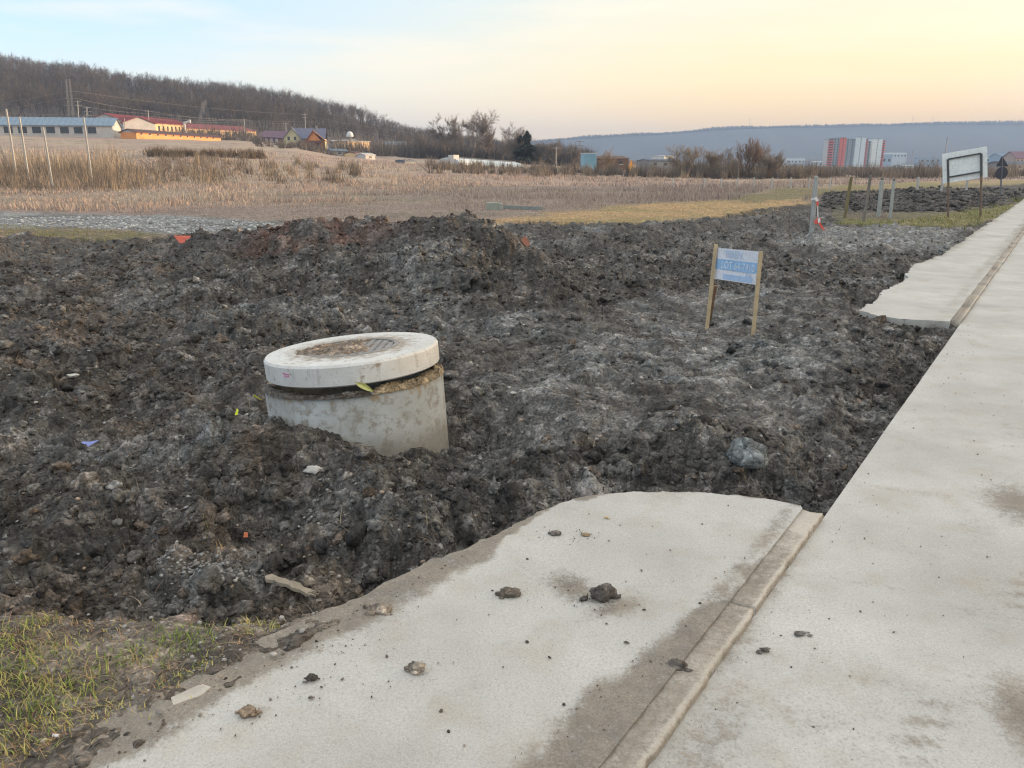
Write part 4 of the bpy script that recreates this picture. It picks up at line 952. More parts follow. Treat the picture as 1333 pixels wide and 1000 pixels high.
def road_sign():
    Y = 45.; b = P(1302.5, 250, Y); e = empty('road_sign', b); tag(e, 'back of a triangular road sign above a round one on a single pole', 'road sign')
    mb = MB(); mb.tube(P(1302.6, 254, Y + .04), P(1304.5, 205, Y + .04), .045, .045, 10); part('pole', mb, paint('galvanised_pole', (.17, .18, .2), .5, .1, 4), e, world=True)
    p = [P(1304.8, 203.2, Y), P(1312.9, 216.8, Y), P(1296.2, 216.8, Y)]; c = (p[0] + p[1] + p[2]) / 3; r = []
    for k in range(3):
        a_, b_ = p[k], p[(k + 1) % 3]; r += [a_.lerp(b_, .08), a_.lerp(b_, .92)]
    mb = MB(); n = 6; off = Vector((0, .02, 0)); mb.add([tuple(q) for q in r] + [tuple(q + off) for q in r], [tuple(range(n)), tuple(range(n, 2 * n))[::-1]] + [(k, n + k, n + (k + 1) % n, (k + 1) % n) for k in range(n)])
    part('triangle_plate', mb, M_signback, e, world=True)
    c = P(1304, 225.5, Y); mb = MB(); mb.tube(c, c + Vector((0, .02, 0)), .345, .345, 28); part('round_plate', mb, M_signback, e, world=True)
road_sign()
# thin white stakes in the far field
mstk = MB(); mstk.beam((0, 0, -.4), (0, 0, 1.12), .09, .09); first = None
for i, (px, pt, pb) in enumerate(((917, 232, 242), (939, 232, 242), (960, 231.5, 243), (981.5, 231, 243.5), (1004.5, 231, 244), (1029, 231, 244), (1053, 231, 245), (1079.5, 231, 247), (1194, 230.5, 249), (1225.3, 231, 249), (1257.5, 232, 248.5), (876, 232, 241))):
    Y = 60 if px < 1100 else 52; p = P(px, pb, Y); p.z = gz(p.x, p.y)
    if first is None: first = mstk.build('field_stake', paint('whitewashed_post', (.46, .45, .43), .8, .15, 3)); o = first
    else: o = first.copy(); COL.objects.link(o)
    o.location = p; o.rotation_euler = (random.uniform(-.03, .03), random.uniform(-.05, .05), random.uniform(0, 1)); o.scale = (1 + .3 * (px > 1100),) * 2 + ((P(px, pt, Y).z - p.z) / 1.12,)
    nm = ['below the pale leafless tree', 'under the gap between two bare trees', 'just left of the tall orange-brown willow', 'right under the orange-brown willow', 'at the right foot of the orange-brown willow', 'under the far white city blocks', 'just left of the taped concrete post', 'between the taped post and the brown mossy post', 'between the leaning posts and the billboard', 'at the left edge of the billboard', 'seen under the middle of the billboard', 'leftmost of the row, near the dark low shed'][i]
    tag(o, 'thin whitish field stake ' + nm, 'stake', 'thin white stakes across the field')
# pale block and boards lying in the grass behind the mound
mb = MB(); a = P(633, 271, 30); w = P(654, 271, 30).x - a.x; mb.box(0, w * .72, 0, .4, 0, .30); mb.box(w * .74, w, .02, .38, 0, .28); o = mb.build('concrete_block', paint('pale_green_block', (.30, .33, .29), .8, .1, 4), bevel=.02); o.location = (a.x, 30, gz(a.x, 30) - .02)
tag(o, 'pale greenish concrete block lying in the grass behind the mound', 'block')
mb = MB(); a, b = P(656, 272, 31), P(706, 274, 30); a.z = gz(a.x, a.y) + .08; b.z = gz(b.x, b.y) + .06; mb.beam(a, b, .10, .14); tag(mb.build('long_board', paint('grey_green_board', (.25, .27, .25), .8, .1, 4)), 'long grey board lying in the grass beside the pale block', 'board')

# ------------------------------------------------------------------ buildings
def pm(name, col, **k): return paint(name, col, .75, .10, .8, **k)
M_cream = pm('cream_render', (.66, .48, .29)); M_sunset_orange = pm('sunset_orange_render', (.72, .31, .12)); M_whitewall = pm('white_render', (.50, .49, .48)); M_redroof = pm('red_sheet_roof', (.24, .06, .07)); M_darkroof = pm('dark_sheet_roof', (.11, .06, .06))  # the orange wall colour has the warm sunset light put into it
M_bluehall = pm('light_blue_roof', (.17, .25, .34)); M_win = paint('window_glass', (.045, .055, .07), .2, .2, 1); M_purple = pm('purple_tile_roof', (.16, .09, .13)); M_slate = pm('slate_blue_roof', (.13, .14, .21)); M_yellow = pm('pale_yellow_render', (.50, .48, .30)); M_greywall = pm('grey_render', (.24, .25, .26)); M_timber = pm('varnished_timber', (.36, .15, .06)); M_bluegrey = pm('blue_grey_roof', (.12, .15, .19)); M_tank = pm('tank_white', (.6, .62, .62)); M_brownshed = pm('brown_shed_boards', (.12, .075, .06)); M_poly = paint('polytunnel_film', (.50, .56, .60), .4, .08, .5)
def frame2(p0, p1):
    """thing frame: origin at p0 foot, local x along the front wall towards p1, local y away from the camera"""
    d = p1 - p0; L = math.hypot(d.x, d.y); rz = math.atan2(d.y, d.x); return L, rz, d.z
def hall(name, label, cat, p0, p1, depth, hw, hr, mw, mr, wins=(), mwin=None, slope=0, gablemat=None, overhang=.4, found=3.0, group=None, win_part='window', ridge=.5):
    L, rz, dz = frame2(p0, p1); e = empty(name, p0, rz); tag(e, label, cat, group); k = dz / L
    def q(x, y, z): return (x, y, z + k * x)
    mb = MB(); mb.hexa([q(0, 0, -found), q(L, 0, -found), q(L, depth, -found), q(0, depth, -found), q(0, 0, hw), q(L, 0, hw), q(L, depth, hw), q(0, depth, hw)]); part('wall', mb, mw, e)
    r_ = depth * ridge
    for x0, x1 in ((0, .25), (L - .25, L)):
        mb = MB(); mb.add([q(x0, 0, hw), q(x0, depth, hw), q(x0, r_, hw + hr), q(x1, 0, hw), q(x1, depth, hw), q(x1, r_, hw + hr)], [(0, 1, 2), (3, 5, 4), (0, 3, 4, 1), (1, 4, 5, 2), (2, 5, 3, 0)]); part('gable', mb, gablemat or mw, e)
    oh = overhang; sl = hr / r_; sl2 = hr / max(.1, depth - r_); th = .16
    mb = MB()
    mb.hexa([q(-oh, -oh, hw - oh * sl + .02), q(L + oh, -oh, hw - oh * sl + .02), q(L + oh, r_, hw + hr + .02), q(-oh, r_, hw + hr + .02), q(-oh, -oh, hw - oh * sl + th), q(L + oh, -oh, hw - oh * sl + th), q(L + oh, r_, hw + hr + th), q(-oh, r_, hw + hr + th)])
    mb.hexa([q(-oh, r_, hw + hr + .02), q(L + oh, r_, hw + hr + .02), q(L + oh, depth + oh, hw - oh * sl2 + .02), q(-oh, depth + oh, hw - oh * sl2 + .02), q(-oh, r_, hw + hr + th), q(L + oh, r_, hw + hr + th), q(L + oh, depth + oh, hw - oh * sl2 + th), q(-oh, depth + oh, hw - oh * sl2 + th)])
    rf = part('roof', mb, mr, e)
    mbr = MB(); n_rib = int(L / 1.2)   # standing seams
    for i in range(n_rib):
        x = (i + .5) * L / n_rib; mbr.hexa([q(x - .04, -oh, hw - oh * sl + th), q(x + .04, -oh, hw - oh * sl + th), q(x + .04, r_, hw + hr + th), q(x - .04, r_, hw + hr + th), q(x - .04, -oh, hw - oh * sl + th + .06), q(x + .04, -oh, hw - oh * sl + th + .06), q(x + .04, r_, hw + hr + th + .06), q(x - .04, r_, hw + hr + th + .06)])
    o = mbr.build('roof_seams', mr, None); o.parent = rf
    for (x, w, z, h) in wins:
        mb = MB(); mb.hexa([q(x - w / 2, -.05, z), q(x + w / 2, -.05, z), q(x + w / 2, .02, z), q(x - w / 2, .02, z), q(x - w / 2, -.05, z + h), q(x + w / 2, -.05, z + h), q(x + w / 2, .02, z + h), q(x - w / 2, .02, z + h)]); w1 = part(win_part, mb, mwin or M_win, e)
        mb = MB(); mb.hexa([q(x - w / 2 - .12, -.12, z - .12), q(x + w / 2 + .12, -.12, z - .12), q(x + w / 2 + .12, .0, z - .12), q(x - w / 2 - .12, .0, z - .12), q(x - w / 2 - .12, -.12, z), q(x + w / 2 + .12, -.12, z), q(x + w / 2 + .12, .0, z), q(x - w / 2 - .12, .0, z)]); o = mb.build('sill', M_whitewall, None); o.parent = w1
    return e
def at(px, py, Y): return P(px, py, Y)
# long blue-roofed hall, far left
p0, p1 = at(-95, 177, 190), at(148, 178, 200); L = (p1 - p0).length
hall('long_hall', 'long low hall with light blue-grey roof behind the whitish poles at the left', 'hall', p0, p1, 9, 2.6, 1.9, M_whitewall, M_bluehall, [(2 + i * 3.05, 1.9, .7, 1.5) for i in range(int((L - 3) / 3.05))], slope=0)
p0, p1 = at(163, 176, 216), at(247, 176.5, 300); L = (p1 - p0).length
hall('red_roofed_hall', 'long cream hall with bright red roof and white gable left of the smoking chimney', 'hall', p0, p1, 9, 3.6, 1.8, M_cream, M_redroof, [(3 + i * 6.0, 2.2, 1.3, 1.5) for i in range(int(L / 6.0))], gablemat=M_whitewall)
p0, p1 = at(143, 176.5, 224), at(162.5, 176.5, 214); 
hall('gable_annex', 'short orange-lit annex with a red roof at the left end of the red-roofed hall', 'annex', p0, p1, 8, 3.3, 1.5, M_whitewall, M_redroof, [(2, 1.2, 1.2, 1.2)])
p0, p1 = at(178, 180.5, 200), at(288, 186, 250); L = (p1 - p0).length
hall('low_orange_shed', 'long low shed with sunset-orange walls and dark red roof in front of the red-roofed halls', 'shed', p0, p1, 4, 1.5, .7, M_sunset_orange, M_darkroof, [(2.5 + i * 4.2, .8, 1.0, .55) for i in range(int(L / 4.2))], gablemat=M_whitewall)
p0, p1 = at(243, 178, 290), at(334, 181, 330); L = (p1 - p0).length
hall('red_roofed_hall', 'cream hall with red roof right of the smoking chimney', 'hall', p0, p1, 14, 2.9, 1.9, M_cream, M_redroof, [(3 + i * 5.0, 2.4, 1.0, 1.3) for i in range(int(L / 5.0))], gablemat=M_greywall)
p0, p1 = at(336, 186, 300), at(378, 188, 292); L = (p1 - p0).length
hall('purple_roofed_house', 'low house with a purplish tiled roof left of the yellow house', 'house', p0, p1, 8, 2.2, 2.1, M_purple, M_purple, [(1.8 + i * 2.6, 1.2, .6, 1.2) for i in range(4)], mwin=M_whitewall)
mb = MB(); a, b = at(334, 191, 270), at(376, 193, 262); mb.plate([a + Vector((0, 0, -2)), b + Vector((0, 0, -2)), b + Vector((0, 0, 1.3)), a + Vector((0, 0, 1.3))], (0, .25, 0)); tag(mb.build('garden_wall', M_whitewall), 'low whitish garden wall in front of the purple-roofed house', 'wall')
# yellow house with timber cross gable
def yellow_house():
    Y = 262; p0 = at(392, 195, Y); e = empty('yellow_house', p0, math.radians(8)); tag(e, 'yellow house with slate-blue roof, steep gable and sunlit orange timber front', 'house'); s = .262
    W_, D = 34 * s * .55, 8.5; hw, hr = 3.5, 3.1
    mb = MB(); mb.box(-5.0, 7.6, 0, 8.0, -3, hw); part('wall', mb, M_yellow, e)
    # left gable end faces the viewer obliquely
    mb = MB(); mb.add([(-5.3, -.6, hw), (.2, -.6, hw), (-2.55, -.6, hw + hr), (-5.3, .0, hw), (.2, 0, hw), (-2.55, 0, hw + hr)], [(0, 1, 2), (3, 5, 4), (0, 3, 4, 1), (1, 4, 5, 2), (2, 5, 3, 0)]); part('gable', mb, M_yellow, e)
    mb = MB(); mb.box(-5.3, .2, -.6, 0, -3, hw); part('wall', mb, M_yellow, e)
    mb = MB()
    for (x0, z0, x1, z1) in ((-5.9, hw - .7, -2.55, hw + hr + .1), (-2.55, hw + hr + .1, .8, hw - .7)):
        mb.hexa([(x0, -1.1, z0), (x1, -1.1, z1), (x1, 4, z1), (x0, 4, z0), (x0, -1.1, z0 + .22), (x1, -1.1, z1 + .22), (x1, 4, z1 + .22), (x0, 4, z0 + .22)])
    part('gable_roof', mb, M_slate, e)
    mb = MB(); mb.hexa([(-2.5, -.5, hw - .2), (8.0, -.5, hw - .2), (8.0, 4, hw + hr + .05), (-2.5, 4, hw + hr + .05), (-2.5, -.5, hw), (8.0, -.5, hw), (8.0, 4, hw + hr + .25), (-2.5, 4, hw + hr + .25)])
    mb.hexa([(-2.5, 4, hw + hr + .05), (8.0, 4, hw + hr + .05), (8.0, 8.6, hw - .2), (-2.5, 8.6, hw - .2), (-2.5, 4, hw + hr + .25), (8.0, 4, hw + hr + .25), (8.0, 8.6, hw), (-2.5, 8.6, hw)]); part('roof', mb, M_slate, e)
    # timber front with its own steep roof, right side sweeps low
    mb = MB(); mb.box(1.2, 7.4, -1.6, 0, -3, 2.9); part('timber_front', mb, M_timber, e)
    mb = MB(); mb.add([(2.4, -1.3, 2.9), (6.6, -1.3, 2.9), (4.3, -1.3, 5.6), (2.4, 0, 2.9), (6.6, 0, 2.9), (4.3, 0, 5.6)], [(0, 1, 2), (3, 5, 4), (0, 3, 4, 1), (1, 4, 5, 2), (2, 5, 3, 0)]); part('timber_gable', mb, M_sunset_orange, e)
    mb = MB()
    for (x0, z0, x1, z1) in ((2.0, 2.7, 4.3, 5.8), (4.3, 5.8, 10.2, .9)):
        mb.hexa([(x0, -2.1, z0), (x1, -2.1, z1), (x1, 1.5, z1), (x0, 1.5, z0), (x0, -2.1, z0 + .25), (x1, -2.1, z1 + .25), (x1, 1.5, z1 + .25), (x0, 1.5, z0 + .25)])
    part('gable_roof', mb, M_timber, e)
    mb = MB(); mb.hexa([(-.4, -2.6, 2.1), (7.0, -2.6, 2.1), (7.0, -1.2, 2.7), (-.4, -1.2, 2.7), (-.4, -2.6, 2.25), (7.0, -2.6, 2.25), (7.0, -1.2, 2.85), (-.4, -1.2, 2.85)]); part('porch_roof', mb, M_darkroof, e)
    for x in (-.1, 2.2, 4.6, 6.8): mb = MB(); mb.box(x - .1, x + .1, -2.5, -2.3, -3, 2.1); part('porch_post', mb, M_timber, e)
    for x, z in ((-3.6, 2.9), (-1.6, 2.9), (-3.4, .9), (-1.6, .9)):
        mb = MB(); mb.box(x - .38, x + .38, -.65, -.59, z, z + 1.1); w1 = part('window', mb, M_win, e); mb = MB(); mb.box(x - .5, x + .5, -.72, -.60, z - .12, z); o = mb.build('sill', M_whitewall, None); o.parent = w1
    for x in (2.4, 4.2, 5.8): mb = MB(); mb.box(x - .45, x + .45, -1.66, -1.58, .6, 1.7); part('window', mb, M_win, e)
    mb = MB(); mb.box(4.7, 5.3, 3.0, 3.6, hw + 2, hw + hr + 1.1); part('chimney', mb, M_greywall, e)
yellow_house()
p0, p1 = at(453, 194, 255), at(481, 194.5, 262); hall('cream_house', 'flat cream building under the white water tank right of the yellow house', 'house', p0, p1, 7, 2.3, .25, M_cream, M_whitewall, [(1.2, .9, .8, 1.0), (3.2, .9, .8, 1.0), (5.2, .9, .8, 1.0)])
p0, p1 = at(437, 191, 275), at(466, 189.5, 280); hall('white_strip_house', 'low house with a white roof band behind the flat cream building', 'house', p0, p1, 6, 1.5, .5, M_greywall, M_whitewall, [(1.5, .8, .4, .8), (4.5, .8, .4, .8)])
def tank():
    b = at(456, 186, 285); e = empty('water_tank', b); tag(e, 'white domed water tank standing above the roofs', 'water tank'); r = 1.15
    mb = MB(); mb.tube((0, 0, -2), (0, 0, 2.0), .5, .5, 12); part('stem', mb, M_greywall, e)
    mb = MB(); mb.lathe([(.01, 1.9), (r, 2.0), (r * 1.05, 2.6), (r * .85, 3.3), (r * .5, 3.7), (.01, 3.85)], 20, False); part('drum', mb, M_tank, e, smooth=True)
tank()
for (a, b, y, Y, hw, hr, d, mw, mr, nm, lb, ct) in (
    (463.5, 472, 208, 170, 1.25, .3, 3, M_cream, M_darkroof, 'garden_shed', 'small tan shed left of the white shed below the cream building', 'shed'),
    (476, 488.5, 207.5, 168, .8, .35, 3, M_whitewall, M_whitewall, 'white_shed', 'small white shed, brightest box on the slope below the houses', 'shed'),
    (432, 453, 203, 190, 1.0, .5, 4, M_greywall, M_bluegrey, 'dark_shed', 'low dark blue-grey shed on the slope right of the yellow house', 'shed'),
    (499, 530, 193, 280, 1.0, 1.2, 7, M_greywall, M_bluegrey, 'dark_roofed_house', 'dark low house with blue-grey roof at the foot of the wooded hill', 'house'),
    (536, 552, 196, 290, .8, .4, 5, M_whitewall, M_bluegrey, 'pale_low_shed', 'low whitish shed right of the dark blue-roofed house', 'shed'),
    (527, 541, 213, 130, .35, .12, 2, M_greywall, M_bluegrey, 'sheet_stack', 'low dark stack of sheets lying on the slope left of the polytunnel', 'stack'),
    (779, 818, 217.5, 165, 1.6, .5, 6, M_brownshed, M_brownshed, 'brown_barn', 'long brown barn behind the orange tent', 'barn'),
    (846, 886, 219, 175, 1.5, .3, 7, M_greywall, M_bluegrey, 'grey_depot', 'low grey depot left of the pale leafless tree', 'depot'),
    (864, 878, 211, 240, 1.6, .15, 6, M_tank, M_tank, 'light_blue_block', 'pale light-blue box building above the grey depot roof', 'building')):
    p0, p1 = at(a, y, Y), at(b, y, Y + 2); L = (p1 - p0).length; n = max(1, int(L / 2.4))
    hall(nm, lb, ct, p0, p1, d, hw, hr, mw, mr, [((i + .5) * L / n, min(.7, L / n * .4), hw * .35, hw * .4) for i in range(n)] if hw > .7 else [], overhang=.15)
def chimney(p, h, r, label, bend=True):
    e = empty('chimney_stack', p); tag(e, label, 'chimney'); mb = MB(); mb.tube((0, 0, -2), (0, 0, h), r, r * .9, 12); part('flue', mb, M_tank, e, smooth=True)
    mb = MB(); mb.tube((0, 0, h - r), (2.2, 0, h + .25), r * .8, r * .8, 10); mb.tube((2.1, 0, h - .4), (2.1, 0, h + .7), r * .7, r * .7, 10); part('elbow', mb, M_tank, e, smooth=True)
chimney(at(240.5, 166, 288), 1.9, .45, 'white bent metal chimney between the two red roofs, giving off thin smoke')
def smoke():
    b = at(255, 162, 292); mb = MB(); prev = None; V = []; n = 10
    ring_ = []
    for k in range(13):
        u = k / 12; c = Vector((u * 5.0 + .5 * math.sin(u * 5), 0, u * 8.5)); r = .35 + .8 * u + .2 * math.sin(k * 2.1)
        if k in (0, 12): r *= .3
        V += [(c.x + r * math.cos(2 * math.pi * j / n), r * math.sin(2 * math.pi * j / n), c.z) for j in range(n)]
    F = [(k * n + j, k * n + (j + 1) % n, (k + 1) * n + (j + 1) % n, (k + 1) * n + j) for k in range(12) for j in range(n)] + [tuple(range(n))[::-1], tuple(range(12 * n, 13 * n))]
    mb.add(V, F); m = bpy.data.materials.new('smoke'); m.use_nodes = True; nn = m.node_tree.nodes; nn.remove(nn['Principled BSDF']); v = nn.new('ShaderNodeVolumePrincipled'); v.inputs['Density'].default_value = .05; v.inputs['Color'].default_value = (.9, .92, .95, 1)
    m.node_tree.links.new(v.outputs[0], nn['Material Output'].inputs['Volume']); o = mb.build('smoke', m); o.location = b; tag(o, kind='stuff')
smoke()
# polytunnel
def tunnel():
    p0, p1 = at(598, 214, 150), at(683, 219.5, 165); L, rz, dz = frame2(p0, p1); e = empty('polytunnel', p0, rz); tag(e, 'long low pale blue polytunnel on the slope in front of the leafless trees', 'greenhouse'); k = dz / L; mb = MB(); V = []; n = 12; m = 24
    for i in range(m + 1):
        x = L * i / m; V += [(x, 3 - 3 * math.cos(math.pi * j / n), 1.35 * math.sin(math.pi * j / n) ** .8 + k * x - .1) for j in range(n + 1)]
    F = [(i * (n + 1) + j, (i + 1) * (n + 1) + j, (i + 1) * (n + 1) + j + 1, i * (n + 1) + j + 1) for i in range(m) for j in range(n)] + [tuple(range(n + 1)), tuple(range(m * (n + 1), (m + 1) * (n + 1)))[::-1]]
    mb.add(V, F); part('film', mb, M_poly, e, smooth=True)
    mb = MB(); mb.hexa([(0, 2.4, 1.28), (L, 2.4, 1.28 + dz), (L, 3.6, 1.28 + dz), (0, 3.6, 1.28), (0, 2.4, 1.42), (L, 2.4, 1.42 + dz), (L, 3.6, 1.42 + dz), (0, 3.6, 1.42)]); part('ridge_strip', mb, M_bluegrey, e)
    mb = MB(); mb.box(-.3, 1.2, 1.2, 2.6, 0, 1.7); part('end_box', mb, M_whitewall, e)
tunnel()
def container():
    p0 = at(760, 217, 160); e = empty('container', p0, .05); tag(e, 'light blue container standing left of the brown barn', 'container'); mb = MB(); mb.box(0, 2.5, 0, 5, -1, 2.5); part('body', mb, pm('container_blue', (.22, .40, .50)), e, bevel=.03)
    mb = MB()
    for i in range(9): mb.box(.2 + i * .25, .3 + i * .25, -.04, 0, .1, 2.4)
    part('ribs', mb, pm('container_blue_rib', (.2, .36, .46)), e); mb = MB(); mb.box(-.05, 2.55, -.06, 5.05, 2.5, 2.62); part('roof', mb, M_tank, e)
container()
def tent():
    p0 = at(821, 223.5, 150); e = empty('orange_tent', p0); tag(e, 'bright orange pointed tent or cone in the field beside the brown barn', 'tent'); m = pm('orange_canvas', (.75, .30, .05))
    mb = MB(); mb.add([(-.55, -.5, -.3), (.55, -.5, -.3), (.55, .5, -.3), (-.55, .5, -.3), (-.45, -.4, .7), (.45, -.4, .7), (.45, .4, .7), (-.45, .4, .7), (-.04, 0, 2.1), (.04, 0, 2.1), (.04, .05, 2.1), (-.04, .05, 2.1)],
        [(0, 1, 5, 4), (1, 2, 6, 5), (2, 3, 7, 6), (3, 0, 4, 7), (4, 5, 9, 8), (5, 6, 10, 9), (6, 7, 11, 10), (7, 4, 8, 11), (8, 9, 10, 11), (0, 3, 2, 1)]); part('canvas', mb, m, e)
    mb = MB(); mb.box(-.22, .2, -.56, -.44, -.3, .9); part('flap', mb, pm('yellow_flap', (.75, .50, .12)), e)
tent()
# apartment towers
M_apw = paint('tower_white', (.72, .80, .82), .7, .05, .05); M_apr = paint('tower_red', (.72, .16, .12), .7, .08, .05); M_apg = paint('tower_grey', (.30, .34, .37), .7, .08, .05); M_apc = paint('tower_cream', (.60, .55, .52), .7, .06, .05)
def tower(name, label, blocks, Y, base, rz):
    x0 = min(b[0] for b in blocks); p0 = at(x0, base, Y); p0.z = -1; e = empty(name, p0, rz); tag(e, label, 'apartment tower'); s = Y / 1000 * 1.0
    for bi, (a, b, top, mat, kind, d0) in enumerate(blocks):
        xa, xb = (a - x0) * s, (b - x0) * s; H = P(a, top, Y).z - p0.z; nm = {'w': 'white_block', 'g': 'grey_block', 'r': 'red_block', 'b': 'balcony_block'}[kind]
        mb = MB(); mb.box(xa, xb, d0, d0 + 12, 0, H); bl = part(nm, mb, mat, e); mb = MB(); mb.box(xa - .15, xb + .15, d0 - .15, d0 + 12.15, H, H + .5); o = mb.build('parapet', M_apg, None); o.parent = bl
        nf = 12; fh = H / nf
        if kind == 'b':
            for k in range(nf):
                mb = MB(); mb.box(xa - .2, xb + .2, d0 - 1.0, d0 - .02, k * fh + .2, k * fh + 1.3); o = mb.build('balcony', M_apr if (k + bi) % 1 == 0 else M_apw, None); o.parent = bl
                mb = MB(); mb.box(xa + .3, xb - .3, d0 - .06, d0 + .02, k * fh + 1.35, k * fh + 2.5); o = mb.build('window', M_win, None); o.parent = bl
        else:
            cols_ = {'w': [.5], 'g': [.25, .75], 'r': [.5]}[kind]
            for k in range(1, nf):
                for c in cols_:
                    xc = xa + (xb - xa) * c; ww = .8 if kind != 'g' else 1.1; mb = MB(); mb.box(xc - ww / 2, xc + ww / 2, d0 - .06, d0 + .02, k * fh + .9, k * fh + 2.2); o = mb.build('window', M_win, None); o.parent = bl
tower('apartment_tower', 'left apartment tower with a broad red stripe, grey corner and white slab', [(1074.5, 1081, 181.5, M_apc, 'b', 0), (1081.3, 1088.5, 180, M_apg, 'g', .8), (1088.7, 1096.5, 179.5, M_apr, 'r', 0), (1096.7, 1108, 181, M_apg, 'g', 1.6), (1108.2, 1121, 178.8, M_apw, 'w', 0), (1121.2, 1123.8, 181, M_apc, 'b', 1.2)], 800, 224, .0)
tower('apartment_tower', 'right apartment tower with a white slab edged by red balconies', [(1126.4, 1131.5, 184, M_apg, 'g', 5), (1131.7, 1143.6, 181.3, M_apw, 'w', 0), (1143.8, 1147.3, 183, M_apc, 'b', 1.0)], 815, 224, .0)
# far city blocks, houses at the right
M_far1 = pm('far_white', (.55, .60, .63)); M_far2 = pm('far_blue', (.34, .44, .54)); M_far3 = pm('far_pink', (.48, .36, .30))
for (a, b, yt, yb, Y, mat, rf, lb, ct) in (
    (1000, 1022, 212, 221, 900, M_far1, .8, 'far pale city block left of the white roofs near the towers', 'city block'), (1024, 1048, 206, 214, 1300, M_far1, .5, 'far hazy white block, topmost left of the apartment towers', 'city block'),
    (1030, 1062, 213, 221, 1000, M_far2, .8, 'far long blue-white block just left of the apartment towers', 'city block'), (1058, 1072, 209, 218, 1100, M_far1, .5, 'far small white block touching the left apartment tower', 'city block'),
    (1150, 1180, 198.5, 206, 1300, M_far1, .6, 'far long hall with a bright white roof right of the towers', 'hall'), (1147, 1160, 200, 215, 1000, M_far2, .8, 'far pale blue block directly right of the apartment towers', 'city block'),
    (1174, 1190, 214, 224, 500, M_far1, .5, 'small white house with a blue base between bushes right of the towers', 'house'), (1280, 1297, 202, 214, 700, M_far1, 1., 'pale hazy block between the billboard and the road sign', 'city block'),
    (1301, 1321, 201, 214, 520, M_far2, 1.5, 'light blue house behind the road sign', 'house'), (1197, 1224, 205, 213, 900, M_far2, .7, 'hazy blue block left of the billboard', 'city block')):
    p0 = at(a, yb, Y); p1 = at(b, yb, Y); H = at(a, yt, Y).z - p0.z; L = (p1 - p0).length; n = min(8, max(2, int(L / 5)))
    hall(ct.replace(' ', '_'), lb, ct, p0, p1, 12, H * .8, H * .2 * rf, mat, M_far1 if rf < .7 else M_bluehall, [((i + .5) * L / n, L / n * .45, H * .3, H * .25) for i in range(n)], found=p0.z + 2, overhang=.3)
p0, p1 = at(1322, 214, 420), at(1352, 214, 425); hall('peach_house', 'peach-walled house with brown roof at the right edge behind the road sign', 'house', p0, p1, 9, 3.2, 3.2, M_far3, M_purple, [(1.5 + 2.6 * i, 1, 1.2, 1.2) for i in range(4)])
p0, p1 = at(1311, 222, 240), at(1345, 222, 245); hall('grey_barn', 'grey barn with long low roof right of the round sign plate', 'barn', p0, p1, 8, 1.7, .9, M_greywall, M_bluegrey, [(1.5 + 2.2 * i, .9, .6, .7) for i in range(3)])
# masts and poles
M_mast = paint('mast_grey', (.22, .225, .235), .6, .1, .2); M_pole = paint('pale_pole', (.40, .39, .37), .8, .12, 2, .004); M_polew = paint('wood_pole', (.20, .17, .15), .85, .15, 1)
def mast(px, yt, yb, Y, r, label):
    b = at(px, yb, Y); t_ = at(px, yt, Y); e = empty('radio_mast', b); tag(e, label, 'mast', 'masts on the skyline'); h = t_.z - b.z; mb = MB(); mb.tube((0, 0, -4), (0, 0, h), r, r * .5, 6); part('shaft', mb, M_mast, e)
    mb = MB(); mb.tube((-r * 2, 0, h * .8), (r * 2, 0, h * .8), r * .5, r * .5, 5); mb.tube((-r * 2, 0, h * .9), (r * 2, 0, h * .9), r * .4, r * .4, 5); part('aerials', mb, M_mast, e)
mast(975, 153, 170, 2900, .9, 'thin mast on the far ridge above the orange-brown willow'); mast(1187, 151, 165, 2900, .9, 'taller thin mast on the far ridge right of the towers'); mast(1213, 152, 165, 2900, .8, 'thin mast on the far ridge above the billboard'); mast(1229.5, 178, 206, 600, .45, 'white mast rising behind the left edge of the billboard'); mast(1186, 195, 215, 500, .2, 'short pole mast among the bushes right of the towers'); mast(1076, 199, 222, 700, .2, 'short thin mast left of the left apartment tower')
for (xb, yb, xt, yt, Y, r, lb) in ((15.5, 194, 8, 142, 62, .14, 'tall whitish leaning post, leftmost in the thicket'), (33, 206, 25, 152, 57, .13, 'whitish leaning post second from the left in the thicket'), (67, 230, 56, 166, 50, .11, 'crooked whitish post with peeling foot, third from the left'), (116, 208, 108.5, 152, 56, .12, 'whitish leaning post right of the lattice pylon')):
    a, b = at(xb, yb, Y), at(xt, yt, Y); a.z = min(a.z, gz(a.x, a.y)); e = empty('concrete_post', a); tag(e, lb, 'post', 'whitish leaning posts in the thicket'); mb = MB(); mb.beam(a - Vector((0, 0, .6)), a.lerp(b, .92), r * .8, r * .7); part('shaft', mb, M_pole, e, world=True, bevel=.01); mb = MB(); mb.beam(a.lerp(b, .92), b, r * .65, r * .6); part('tip', mb, M_pole, e, world=True)
